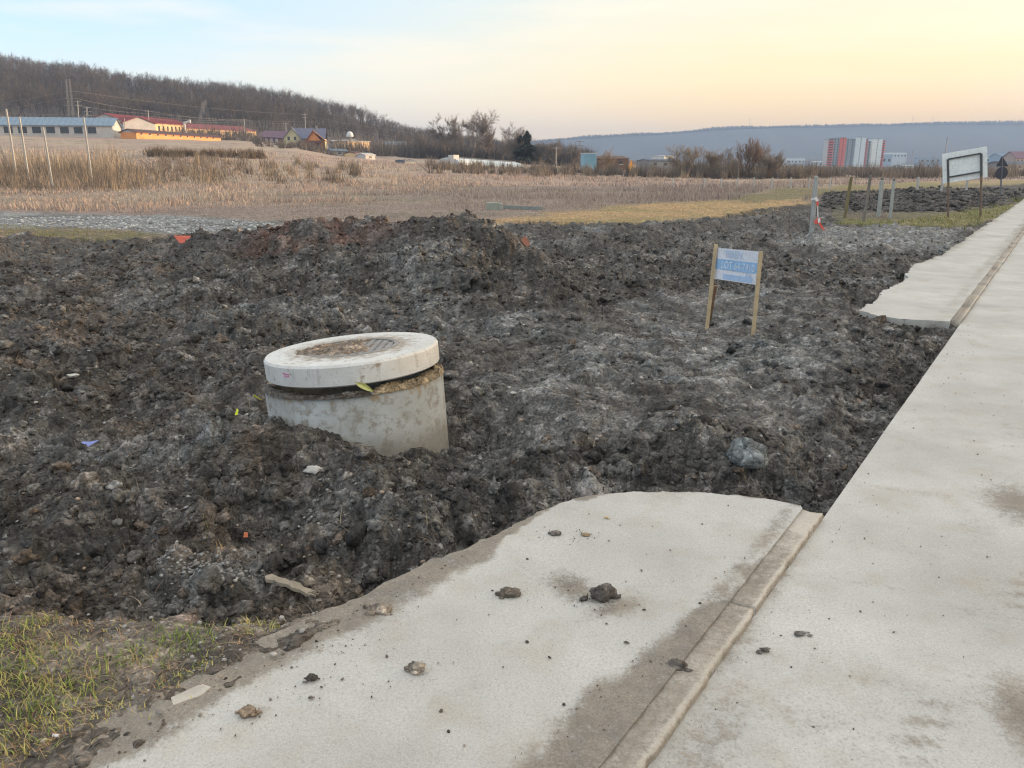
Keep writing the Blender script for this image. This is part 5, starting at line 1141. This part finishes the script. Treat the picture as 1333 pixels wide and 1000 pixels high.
def pylon():
    Y = 215; e = empty('lattice_pylon', at(95, 176, Y)); tag(e, 'tall twin-legged lattice pylon standing behind the long blue-roofed hall', 'pylon'); 
    for (xt, xb) in ((86, 92.5), (90.3, 98)):
        a, b = at(xb, 178, Y), at(xt, 103, Y); mb = MB(); w = .24
        for dx, dy in ((-1, -1), (1, -1), (1, 1), (-1, 1)): mb.tube(a + Vector((dx * w, dy * w, 0)), b + Vector((dx * w * .5, dy * w * .5, 0)), .032, .028, 4)
        for k in range(14):
            u, u2 = k / 14, (k + 1) / 14; w1, w2 = w * (1 - .5 * u), w * (1 - .5 * u2); s = 1 if k % 2 else -1
            mb.tube(a.lerp(b, u) + Vector((-s * w1, -w1, 0)), a.lerp(b, u2) + Vector((s * w2, -w2, 0)), .018, .018, 4)
        part('leg', mb, M_mast, e, world=True)
    for y_ in (119, 128, 137):
        mb = MB(); mb.tube(at(84, y_ + .4, Y), at(98, y_, Y), .06, .06, 5); part('cross_arm', mb, M_mast, e, world=True)
pylon()
def upole(px, yt, yb, Y, arms, label, r=.16, mat=None):
    b = at(px, yb, Y); b.z = min(b.z, gz(b.x, b.y)); t_ = at(px, yt, Y); e = empty('utility_pole', b); tag(e, label, 'utility pole', 'utility poles below the wooded hill'); mb = MB(); mb.tube(b - Vector((0, 0, 1)), t_, r, r * .65, 7); part('shaft', mb, mat or M_pole, e, world=True)
    for k in range(arms): z = t_.z - .3 - k * 1.0; mb = MB(); mb.tube((t_.x - 1.0, t_.y, z), (t_.x + 1.0, t_.y, z), .06, .06, 5); part('cross_arm', mb, mat or M_pole, e, world=True)
upole(101, 131, 160, 240, 2, 'thin grey pole directly right of the lattice pylon'); upole(113, 139, 178, 225, 3, 'pole with three cross-arms between the pylon and the red roofs'); upole(162, 154, 176, 212, 0, 'short pale pole in front of the red-roofed hall gable', .13)
upole(193, 143.5, 170, 240, 1, 'pole rising behind the middle of the red-roofed hall'); upole(318, 155, 178, 300, 1, 'pole behind the right end of the far red roof'); upole(397, 148, 176, 280, 2, 'tall pole directly behind the yellow house'); upole(372, 160, 178, 300, 1, 'short pole left of the yellow house gable'); upole(724, 191, 209, 180, 1, 'white pole in front of the dark trees left of the blue container', .12); upole(768 - 13, 183, 205, 220, 2, 'dark pole against the blue ridge left of the container', .12, M_polew)
def wire(path, label, r=.028):
    pts = [at(*q) for q in path]; mb = MB()
    for a, b in zip(pts[:-1], pts[1:]):
        prev = a; n = 8; sag = (b - a).length * .012
        for k in range(1, n + 1): u = k / n; c = a.lerp(b, u) - Vector((0, 0, sag * 4 * u * (1 - u))); mb.tube(prev, c, r, r, 3, False); prev = c
    tag(mb.build('overhead_wire', M_mast), label, 'overhead wire', 'overhead wires below the wooded hill')
wire([(-60, 141, 215), (86, 119.5, 215)], 'wire climbing from the left edge to the top arm of the pylon'); wire([(-60, 143, 215), (113, 149.5, 225), (193, 151, 240), (318, 156, 300)], 'lowest long wire passing over the blue hall to the red roofs')
wire([(98, 128, 215), (193, 144.5, 240), (318, 156, 300), (397, 163, 280)], 'wire from the pylon sloping down over the red roofs'); wire([(98, 119, 215), (397, 149, 280)], 'highest wire from the pylon top to the pole behind the yellow house'); wire([(98, 137, 215), (193, 148, 240), (397, 158, 280)], 'wire from the lowest pylon arm to the pole behind the yellow house')
wire([(397, 150, 280), (560, 176, 300)], 'upper wire leaving the yellow house pole to the right'); wire([(397, 157, 280), (560, 184, 300)], 'lower wire leaving the yellow house pole to the right'); wire([(-60, 150, 215), (86, 128, 215)], 'wire rising from the left edge to the middle pylon arm'); wire([(372, 161, 300), (318, 158, 300), (193, 154, 240)], 'short wire linking the poles behind the far red roof')

# ------------------------------------------------------------------ trees
t = NT('bark'); M_bark = t.fin(t.mix(t.ramp(t.noise(1.3, 3), (.3, 0), (.7, 1)), (.085, .070, .058), (.15, .125, .105)), .9)
def twig_mat(name, a, b):
    t = NT(name); return t.fin(t.mix(t.ramp(t.noise(.9, 3), (.35, 0), (.65, 1)), a, b), .9)
M_twig = twig_mat('bare_twigs', (.17, .15, .14), (.22, .195, .175)); M_twig_w = twig_mat('orange_brown_twigs', (.27, .19, .145), (.22, .17, .14)); M_twig_p = twig_mat('pale_twigs', (.32, .26, .19), (.25, .20, .16)); M_needle = twig_mat('dark_needles', (.035, .045, .038), (.06, .07, .06))
def seg_tubes(segs, n=3):
    S = np.array([[*a, *b, r0, r1] for a, b, r0, r1 in segs]); a, b = S[:, :3], S[:, 3:6]; d = b - a; d /= np.linalg.norm(d, axis=1)[:, None] + 1e-9
    ref = np.where(np.abs(d[:, 2:3]) < .9, np.array([[0, 0, 1.]]), np.array([[1., 0, 0]])); u = np.cross(d, ref); u /= np.linalg.norm(u, axis=1)[:, None]; w = np.cross(d, u); V = []
    for p, r in ((a, S[:, 6]), (b, S[:, 7])):
        for k in range(n): t_ = 2 * math.pi * k / n; V.append(p + (u * math.cos(t_) + w * math.sin(t_)) * r[:, None])
    V = np.stack(V, 1); m = len(S); i = np.arange(m)[:, None] * (2 * n); F = np.concatenate([np.stack([i[:, 0] + k, i[:, 0] + (k + 1) % n, i[:, 0] + n + (k + 1) % n, i[:, 0] + n + k], 1) for k in range(n)])
    return V.reshape(-1, 3), F
def grow_tree(seed, h, spread=.5, stems=1, twig=.02, depth=5, up=.12, low=.25):
    r = random.Random(seed); trunk, crown = [], []
    def go(p, d, L, rad, dep, first):
        q = p; n = 4 if dep > 2 else 3
        for i in range(n):
            d = (d + Vector((r.gauss(0, .13), r.gauss(0, .13), r.gauss(0, .08) + up * (dep < depth)))).normalized(); e = q + d * L / n; r1 = max(twig, rad * (1 - .38 * (i + 1) / n)); r0 = max(twig, rad * (1 - .38 * i / n))
            (trunk if first or dep >= depth - 0 else crown).append((tuple(q), tuple(e), r0, r1)); q = e
            if dep > 0 and (i > 0 or dep < depth) and (i / n >= low or dep < depth):
                for _ in range(r.choice((1, 1, 2)) if dep > 1 else r.choice((1, 1, 2, 3))):
                    a = r.uniform(0, 2 * math.pi); tl = r.uniform(.5, 1.0) * spread * 1.6; o = d.orthogonal().normalized(); o = Matrix.Rotation(a, 3, d) @ o; nd = (d + o * tl).normalized()
                    go(q, nd, L * r.uniform(.52, .78), rad * (1 - .38 * (i + 1) / n) * .58, dep - 1, False)
    for s in range(stems):
        d0 = Vector((r.gauss(0, .07 + .22 * (stems > 1)), r.gauss(0, .07 + .2 * (stems > 1)), 1)).normalized(); go(Vector((0, 0, -.3)), d0, h * .42, h * .020, depth, True)
    zz = max(c[1][2] for c in crown); k = h / zz
    sc = lambda L_: [((a[0] * k, a[1] * k, a[2] * k), (b[0] * k, b[1] * k, b[2] * k), r0, r1) for a, b, r0, r1 in L_]
    return sc(trunk), sc(crown)
TREE_CACHE = {}
def tree(px, yt, yb, Y, seed, label, kind='oak', name='bare_tree', group='bare trees behind the field'):
    b = at(px, yb, Y); g_ = gz(b.x, b.y); b.z = min(b.z, g_ + .2) if b.z > g_ else b.z; h = at(px, yt, Y).z - b.z
    kw = dict(oak=dict(spread=.60, stems=1, up=.06), multi=dict(spread=.50, stems=4, depth=4, up=.14), willow=dict(spread=.34, stems=6, depth=4, up=.24, low=.1), shrub=dict(spread=.6, stems=8, depth=2, up=.1, low=0), slim=dict(spread=.40, stems=1, depth=4, up=.2), round=dict(spread=.62, stems=3, depth=4, up=.08, low=.15))[kind]
    e = empty(name, b, random.uniform(0, 6)); tag(e, label, 'shrub' if kind == 'shrub' else 'tree', group); tw = Y * (.00013 if kind in ('oak', 'slim') else .00010 if kind != 'shrub' else .0001)
    tr, cr = grow_tree(seed, h, twig=tw, **kw)
    v, f = seg_tubes(tr, 5); mesh_np('trunk', v, f, M_bark, e, smooth=True); v, f = seg_tubes(cr, 3); mesh_np('crown', v, f, {'willow': M_twig_w}.get(kind, M_twig_p if 'pale' in label else M_twig), e)
    return e
tree(613, 139, 205, 215, 3, 'biggest bare tree with a broad round crown on the skyline'); tree(581, 146, 203, 220, 4, 'second-biggest bare tree, left of the broad round one on the skyline'); tree(652, 157, 206, 210, 5, 'rounded bare tree directly right of the broad one on the skyline'); tree(597, 163, 203, 226, 6, 'thin bare tree between the two biggest skyline trees', 'slim'); tree(637, 160, 205, 220, 7, 'slender bare tree in the gap right of the broad round tree', 'slim'); tree(556, 163, 200, 228, 8, 'small bare tree at the left end of the skyline group', 'slim')
tree(666, 172, 207, 205, 9, 'low bushy bare tree between the skyline trees and the dark conifer', 'multi'); tree(704, 180, 208, 200, 10, 'bushy bare tree immediately right of the dark conifer', 'multi'); tree(724, 180, 209, 200, 11, 'dense bare tree behind the white pole', 'multi'); tree(744, 184, 210, 195, 12, 'last bare tree of the dark clump, against the blue ridge', 'multi')
tree(787, 190, 224, 120, 13, 'pale fuzzy leafless tree between the blue container and the brown barn', 'round'); tree(893, 184, 228, 115, 14, 'pale round leafless tree beside the grey depot', 'round'); tree(925, 191, 229, 112, 15, 'dark leafless tree between the pale round tree and the willow', 'round'); tree(948, 190, 229, 116, 16, 'leafless tree touching the left side of the orange-brown willow', 'round')
tree(972, 174, 230, 108, 17, 'tall orange-brown willow, tallest tree left of the apartment towers', 'willow', 'willow_tree'); tree(990, 185, 229, 112, 20, 'greyish bare tree overlapping the right side of the orange-brown willow', 'multi'); tree(1010, 200, 229, 108, 18, 'low spreading leafless tree right of the willow', 'multi'); tree(1026, 207, 229, 112, 19, 'smallest leafless tree at the right end of the willow group', 'shrub')
for i, (px, yt, yb, Y, lb) in enumerate(((208, 197, 229, 62, 'dark rounded shrub on the slope below the low orange shed'), (276, 198, 227, 64, 'forked leafless shrub on the slope left of the purple-roofed house'), (240, 203, 226, 66, 'thin shrub between the two bigger shrubs on the left slope'), (560, 200, 222, 90, 'brushy shrub on the slope left of the polytunnel'),
    (700, 207, 229, 95, 'dark low bush right of the polytunnel end'), (735, 210, 229, 98, 'low bush under the white pole'), (840, 208, 226, 110, 'small bush between the orange tent and grey depot'), (866, 213, 228, 110, 'low brown bush in front of the grey depot'), (1100, 212, 229, 130, 'low bush in front of the left apartment tower'), (1128, 209, 230, 135, 'dark rounded bush between the two apartment towers'), (1158, 213, 229, 130, 'broad low bush right of the right apartment tower'), (1199, 204, 228, 150, 'tallest leafless bush left of the billboard'), (1216, 203, 228, 155, 'leafless bush touching the left edge of the billboard'), (1250, 214, 232, 150, 'bush half hidden behind the billboard'), (1295, 214, 236, 120, 'bush behind the round road sign plate'))):
    tree(px, yt, yb, Y, 40 + i, lb, 'shrub', 'bare_shrub', 'leafless shrubs around the field')
def conifer(px, yt, yb, Y, seed, label):
    b = at(px, yb, Y); h = at(px, yt, Y).z - b.z; e = empty('conifer', b); tag(e, label, 'tree', 'dark conifers'); r = np.random.default_rng(seed); mb = MB(); mb.tube((0, 0, -1), (0, 0, h * .97), .22, .03, 6); part('trunk', mb, M_bark, e); V, F = [], []; n = 2600
    u = r.random(n) ** .75; z = h * (.06 + .94 * (1 - u) * 1.0); z = h * (.05 + .93 * r.random(n)); R = ((h - z) * .36 + .25) * (.72 + .35 * np.sin(z * 2.3 + seed)) + .08; a = r.uniform(0, 2 * math.pi, n); q = r.random(n) ** .5; L = R * (.25 + .3 * r.random(n)) + .1
    px_, py_ = R * q * np.cos(a), R * q * np.sin(a); d = np.stack([np.cos(a), np.sin(a), r.normal(-.25, .25, n)], 1); c = np.stack([px_, py_, z], 1); w = np.cross(d, [0, 0, 1]) * .13 + r.normal(0, .05, (n, 3))
    V = np.stack([c - w, c + w, c + d * L[:, None] * 1.3, c + d * L[:, None] * .2 + np.array([0, 0, .15])], 1).reshape(-1, 3); i = np.arange(n)[:, None] * 4; F = np.concatenate([i + np.array([[0, 1, 2]]), i + np.array([[0, 1, 3]])]); mesh_np('crown', V, F, M_needle, e)
conifer(686, 170, 209, 200, 1, 'tall pointed dark conifer right of the skyline trees'); conifer(677, 176, 209, 203, 2, 'shorter dark conifer tucked against the left side of the tall one')
# wooded hillside: a dense leafless wood, seen as one mass
def blades(x, y, z, h, w, lean, r, cols):
    n = len(x); a = r.uniform(0, math.pi, n); dx, dy = np.cos(a) * w / 2, np.sin(a) * w / 2; la = r.uniform(0, 2 * math.pi, n); lx, ly = np.cos(la) * lean * h, np.sin(la) * lean * h
    V = np.stack([np.stack([x - dx, y - dy, z], 1), np.stack([x + dx, y + dy, z], 1), np.stack([x + lx, y + ly, z + h], 1)], 1).reshape(-1, 3)
    return V, np.arange(3 * n).reshape(-1, 3), np.repeat(cols, 3, 0)
t = NT('dry_stems'); M_stem = t.fin(t.attr('Col').outputs['Color'], .9, None, .2)
def wood():
    r = np.random.default_rng(5); var = []
    for k in range(6):
        rr = random.Random(k); tr, cr = grow_tree(100 + k, 12, spread=.60, stems=1, twig=.034, depth=3, up=.10, low=.5); v, f = seg_tubes(tr + cr, 3); var.append((v, f))
    n = 5200; px = r.uniform(-120, 770, n); Y = 340 + 290 * r.random(n) ** .8; d = np.array([ray(a, 217) for a in px]); x = d[:, 0] / d[:, 1] * Y; y = Y; e = np.interp(px, [-120, 400, 560, 770], [345, 360, 400, 480]); k = (Y > e); x, y = x[k], y[k]; z = base_height(x, y); V, F, C = [], [], []; b = 0
    for i in range(len(x)):
        v, f = var[i % 6]; s = r.uniform(.62, 1.08) * (1 if x[i] < -100 else .7); a = r.uniform(0, 6.28); ca, sa = math.cos(a), math.sin(a); w = v * s; V.append(np.stack([w[:, 0] * ca - w[:, 1] * sa + x[i], w[:, 0] * sa + w[:, 1] * ca + y[i], w[:, 2] + z[i] - .3], 1)); F.append(f + b); b += len(v)
        C.append(np.tile(np.array([(.085, .072, .066), (.07, .062, .058), (.12, .10, .085), (.065, .055, .052)][r.integers(0, 4)]) * r.uniform(.8, 1.2), (len(v), 1)))
    o = mesh_np('woodland', np.concatenate(V), np.concatenate(F), M_stem, cols=np.concatenate(C)); tag(o, kind='stuff')
wood()
def thicket():
    """brushwood: bundles of thin upright stems"""
    r = np.random.default_rng(6); VV, FF, CC = [], [], []; b = 0
    def belt(n, pxr, Yr, hr, col, per=46, spr=.7, wl=.00075, skip=None):
        nonlocal b
        px = r.uniform(*pxr, n); Y = r.uniform(*Yr, n); d = np.array([ray(a, 217) for a in px]); x0 = d[:, 0] / d[:, 1] * Y; hh = r.uniform(*hr, n) * (.8 + .5 * vn(x0 / 4, Y / 4, 9))
        x = np.repeat(x0, per) + r.normal(0, spr * .35, n * per); y = np.repeat(Y, per) + r.normal(0, spr * .35, n * per); z = base_height(x, y) - .1; h = np.repeat(hh, per) * r.uniform(.35, 1.05, n * per); w = y * wl * r.uniform(.6, 1.5, n * per)
        c = np.array(col)[r.integers(0, len(col), n)]; c = np.repeat(c, per, 0) * r.uniform(.7, 1.3, (n * per, 1))
        V, F, C = blades(x, y, z, h, w, r.normal(0, .34, n * per), r, c); VV.append(V); FF.append(F + b); CC.append(C); b += len(V)
    g1 = [(.22, .18, .145), (.17, .145, .12), (.27, .22, .17)]; dk = [(.14, .12, .105), (.17, .145, .125), (.125, .11, .10)]
    belt(60, (120, 300), (55, 75), (.4, 1.3), g1, 30, 1.6); belt(190, (-60, 185), (48, 70), (.5, 1.9), g1, 34, 1.5); belt(90, (-60, 175), (66, 84), (1.2, 2.8), [(.30, .25, .20), (.34, .285, .22)], 34, 1.5); belt(110, (190, 345), (104, 114), (.8, 1.6), [(.12, .095, .075), (.15, .12, .09)])
    belt(240, (530, 765), (222, 252), (3.0, 7.0), [(.105, .095, .09), (.13, .115, .105), (.10, .09, .088)], 50, 3.2); belt(140, (440, 600), (235, 300), (3, 6), dk, 50, 3.0); belt(90, (560, 720), (90, 125), (.8, 1.7), g1, 40); belt(150, (690, 900), (100, 130), (.9, 2.0), g1 + dk, 40); belt(170, (880, 1060), (104, 130), (1.0, 3.0), dk + g1, 50); belt(180, (1060, 1400), (110, 180), (1.2, 2.6), g1 + dk, 46, 1.2)
    belt(60, (330, 470), (180, 240), (1.0, 2.4), dk, 40, 1.5); belt(200, (-80, 340), (255, 330), (2.5, 6), dk, 40, 3); belt(90, (200, 470), (60, 100), (.7, 1.5), g1, 40)
    tag(mesh_np('thicket', np.concatenate(VV), np.concatenate(FF), M_stem, cols=np.concatenate(CC)), kind='stuff')
thicket()
def reeds():
    r = np.random.default_rng(8); VV, FF, CC = [], [], []; b = 0
    def put(x, y, h, w, lean, c):
        nonlocal b
        z = base_height(x, y) - .03; V, F, C = blades(x, y, z, h, w, lean, r, c); VV.append(V); FF.append(F + b); CC.append(C); b += len(V)
    n = 260000; x, y, rr = sample_near(n, 19, 150, -43, 42, r); s, t_ = xy2st(x, y)
    hard = (poly_sd(x, y, SOIL) < .4) | (poly_sd(x, y, SOIL2) < .3) | (poly_sd(x, y, TANG) < -.3) | (poly_sd(x, y, VERGE) < 0) | (poly_sd(x, y, STRIP) < 0) | (poly_sd(x, y, GRAVEL) < .2) | (poly_sd(x, y, OLIVE) < .1) | (t_ < 4)
    k = ~hard; x, y, rr = x[k], y[k], rr[k]; n = len(x)
    dens = fbm(x / 6, y / 6, 3, 66) + .6 * fbm(x / 1.5, y / 1.5, 2, 67); tall = ss(26, 40, rr) * ss(-.5, .5, dens + .3) * (.6 + .4 * ss(200, 60, rr)); k = r.random(n) < .35 + .8 * ss(-.4, .4, dens); x, y, rr, tall, dens = x[k], y[k], rr[k], tall[k], dens[k]; n = len(x)
    pal = np.array([(.39, .315, .275), (.34, .27, .24), (.42, .35, .29), (.27, .225, .205), (.38, .285, .25)]); band = np.clip(((fbm(x / 12, y / 7, 3, 68) + 1) * 2.4 + r.normal(0, .8, n)).astype(int), 0, 4); c = pal[band] * r.uniform(.75, 1.25, (n, 1))
    h = (.07 + .28 * tall * ss(-.3, .5, fbm(x / 5, y / 5, 3, 69) + .35)) * r.uniform(.35, 1.3, n) * np.where(r.random(n) < .04, 1.5, 1); put(x, y, h, rr * .00085 * r.uniform(.5, 1.5, n), r.normal(0, .42, n), c)
    # short turf on the verge, the tan meadow and the strip
    n = 90000; x, y, rr = sample_near(n, 16, 75, -44, 42, r); mt, mv, mo, ms = poly_sd(x, y, TANG) < .1, poly_sd(x, y, VERGE) < .05, poly_sd(x, y, OLIVE) < .1, poly_sd(x, y, STRIP) < .1; k = mt | mv | mo | ms; x, y, rr, mt, mv, mo = x[k], y[k], rr[k], mt[k], mv[k], mo[k]; n = len(x)
    g = np.array([(.19, .21, .06), (.28, .25, .10), (.15, .17, .06)])[r.integers(0, 3, n)]; tan = np.array([(.62, .42, .22), (.52, .36, .19), (.36, .30, .14)])[r.integers(0, 3, n)]; c = np.where((mv | mo)[:, None], g, tan) * r.uniform(.75, 1.25, (n, 1))
    put(x, y, r.uniform(.03, .10, n) * np.where(mv, 1.6, 1), rr * .0010, r.normal(0, .6, n), c)
    tag(mesh_np('dry_grass', np.concatenate(VV), np.concatenate(FF), M_stem, cols=np.concatenate(CC)), kind='stuff')
reeds()
t = NT('grass_blade'); ca = t.attr('Col').outputs['Color']; M_grass = t.fin(ca, .6, None, .3)
t.b.inputs['Subsurface Weight'].default_value = 0.0
def grass():
    r = np.random.default_rng(9); V, F, C = [], [], []; b = 0
    def tuft(cx, cy, n, hgt, rad, pal, flat=.5):
        nonlocal b
        x = cx + r.normal(0, rad, n); y = cy + r.normal(0, rad, n); z = surf_z(x, y); z = np.where(outside_hard(x, y, 0), z, np.maximum(z, .05)); h = hgt * .8 * r.uniform(.3, 1.15, n); a = r.uniform(0, 2 * math.pi, n); cur = r.uniform(.15, 1.1, n) * flat * 2; w = r.uniform(.0012, .0028, n); ox, oy = np.cos(a), np.sin(a); wx, wy = -oy * w, ox * w; K = 5; c = np.array(pal)[r.integers(0, len(pal), n)] * r.uniform(.75, 1.25, (n, 1))
        L = []
        for k in range(K):
            u = k / (K - 1); bx = cur * h * u * u; hz = h * (u - .38 * cur * u * u); q = np.stack([x + ox * bx, y + oy * bx, z + np.maximum(hz, .003)], 1); ww = np.stack([wx, wy, 0 * wx], 1) * (1 - u * .92); L += [q - ww, q + ww]
        vv = np.stack(L, 1); i = b + np.arange(n)[:, None] * 2 * K; ff = np.concatenate([np.concatenate([i + np.array([[2 * k, 2 * k + 1, 2 * k + 3, 2 * k + 2]])]) for k in range(K - 1)]); V.append(vv.reshape(-1, 3)); F.append(ff); C.append(np.repeat(c, 2 * K, 0)); b += n * 2 * K
    gr = [(.20, .27, .05), (.25, .32, .07), (.16, .22, .045)]; ye = [(.50, .42, .15), (.42, .38, .12), (.35, .34, .10)]; br = [(.34, .20, .11), (.40, .28, .15), (.28, .16, .09)]
    def pxt(px, py, *a, **k): x, y = G(px, py, .03); tuft(x, y, *a, **k)
    for px, py, n, h, rad, pal in ((232, 830, 120, .055, .055, gr), (262, 826, 70, .05, .04, gr), (170, 848, 110, .04, .05, gr), (210, 852, 60, .035, .04, gr + ye), (75, 815, 120, .03, .07, br), (120, 825, 150, .035, .09, br + ye), (60, 805, 80, .05, .04, gr + ye), (90, 905, 170, .06, .06, ye + gr), (70, 890, 60, .05, .05, ye), (240, 880, 90, .04, .05, ye + gr), (150, 925, 60, .03, .05, ye), (35, 935, 200, .05, .08, gr + ye), (10, 870, 200, .06, .08, ye + gr), (12, 830, 120, .06, .06, gr + ye), (20, 900, 200, .055, .08, ye + gr), (45, 960, 130, .045, .06, br + ye), (15, 985, 150, .04, .06, ye + br), (330, 808, 60, .05, .05, ye), (345, 803, 40, .04, .05, ye + gr), (215, 870, 60, .02, .05, br), (130, 868, 90, .04, .06, gr), (55, 855, 120, .045, .07, ye + gr), (268, 860, 30, .03, .03, ye)): pxt(px, py, n, h, rad, pal)
    for i in range(90):
        x, y = r.uniform(-3.2, -1.25), r.uniform(1.6, 2.9); q = float(poly_sd(np.array([x]), np.array([y]), CORNER)[0])
        if q < -.05 and x < -.95 - .25 * (y < 2.2) and float(outside_hard(np.array([x]), np.array([y]), .02)[0]): tuft(x, y, int(r.integers(8, 46)), r.uniform(.02, .05), r.uniform(.02, .06), [gr + ye, ye, br + ye][int(r.integers(0, 3))], .8)
    for i in range(420):
        x, y = r.uniform(-3.2, -.9), r.uniform(1.5, 2.9); q = float(poly_sd(np.array([x]), np.array([y]), CORNER)[0])
        if q < 0 and float(outside_hard(np.array([x]), np.array([y]), -.02)[0]): tuft(x, y, int(r.integers(4, 16)), r.uniform(.03, .07), .04, br + [(.22, .17, .11), (.17, .13, .09)], 1.15)
    pxt(265, 690, 26, .06, .03, ye + br); pxt(285, 700, 10, .10, .03, br)
    # stray straws and roots over the soil
    x, y, rr = sample_near(520, 2.5, 14, -40, 36, r); k = (poly_sd(x, y, SOIL) < -.05) & outside_hard(x, y, .03); 
    for a, c in zip(x[k], y[k]): tuft(a, c, 1, .07 + .015 * math.hypot(a, c), .01, [(.33, .27, .19), (.26, .2, .14), (.2, .14, .1)], .9)
    tag(mesh_np('grass', np.concatenate(V), np.concatenate(F), M_grass, cols=np.concatenate(C)), kind='stuff')
grass()
# far ridge; some distance haze is put into its bluish colour
def ridge():
    px = np.linspace(200, 2400, 700); sky_ = np.interp(px, [200, 640, 700, 730, 790, 850, 880, 930, 1000, 1060, 1130, 1200, 1333, 1600, 2400], [196, 190, 184, 181, 177.5, 175, 173, 169, 166.5, 166, 164.5, 162.5, 162.5, 160, 168]); V = []
    rows = [(0., 1900), (.18, 2150), (.45, 2450), (.75, 2700), (.95, 2850), (1, 2950), (.8, 3300), (.2, 3900)]; x0 = (px - 666.5) / 1039.3
    C = []
    for f, Y in rows:
        x = x0 * 2950 * (Y / 2950) ** .3; top = CAMH + (217.3 - sky_) / 1039.3 * 2950 - 8; nz = fbm(x / 300, np.full_like(x, Y / 300), 4, 700) * 14 * math.sin(f * 3.14) ; V.append(np.stack([x, np.full_like(x, Y), f * top + nz - 1], 1)); C.append(np.full((len(x), 3), 1.) * np.array([.060, .068, .080]) * (1 + .35 * fbm(x / 160, np.full_like(x, Y / 90.), 3, 701))[:, None])
    m = len(px); i = np.arange(len(rows) - 1)[:, None] * m; j = np.arange(m - 1)[None, :]; F = np.stack([i + j, i + j + 1, i + m + j + 1, i + m + j], -1).reshape(-1, 4); tag(mesh_np('hills', np.concatenate(V), F, M_ground, cols=np.concatenate(C), smooth=True), kind='structure')
    r = np.random.default_rng(77); n = 9000; q = r.uniform(640, 1700, n); x = (q - 666.5) / 1039.3 * 2950; sk = np.interp(q, px, sky_); z = CAMH + (217.3 - sk) / 1039.3 * 2950 - 11; y = r.uniform(2850, 2960, n); h = r.uniform(5, 13, n) * (.6 + .8 * vn(x / 90, y / 90, 3)); c = np.array([.060, .066, .076]) * r.uniform(.8, 1.2, (n, 1))
    V, F, C = blades(x, y, z, h, r.uniform(4, 11, n), 0 * h, r, c); tag(mesh_np('ridge_wood', V, F, M_stem, cols=C), kind='stuff')
ridge()

haze()
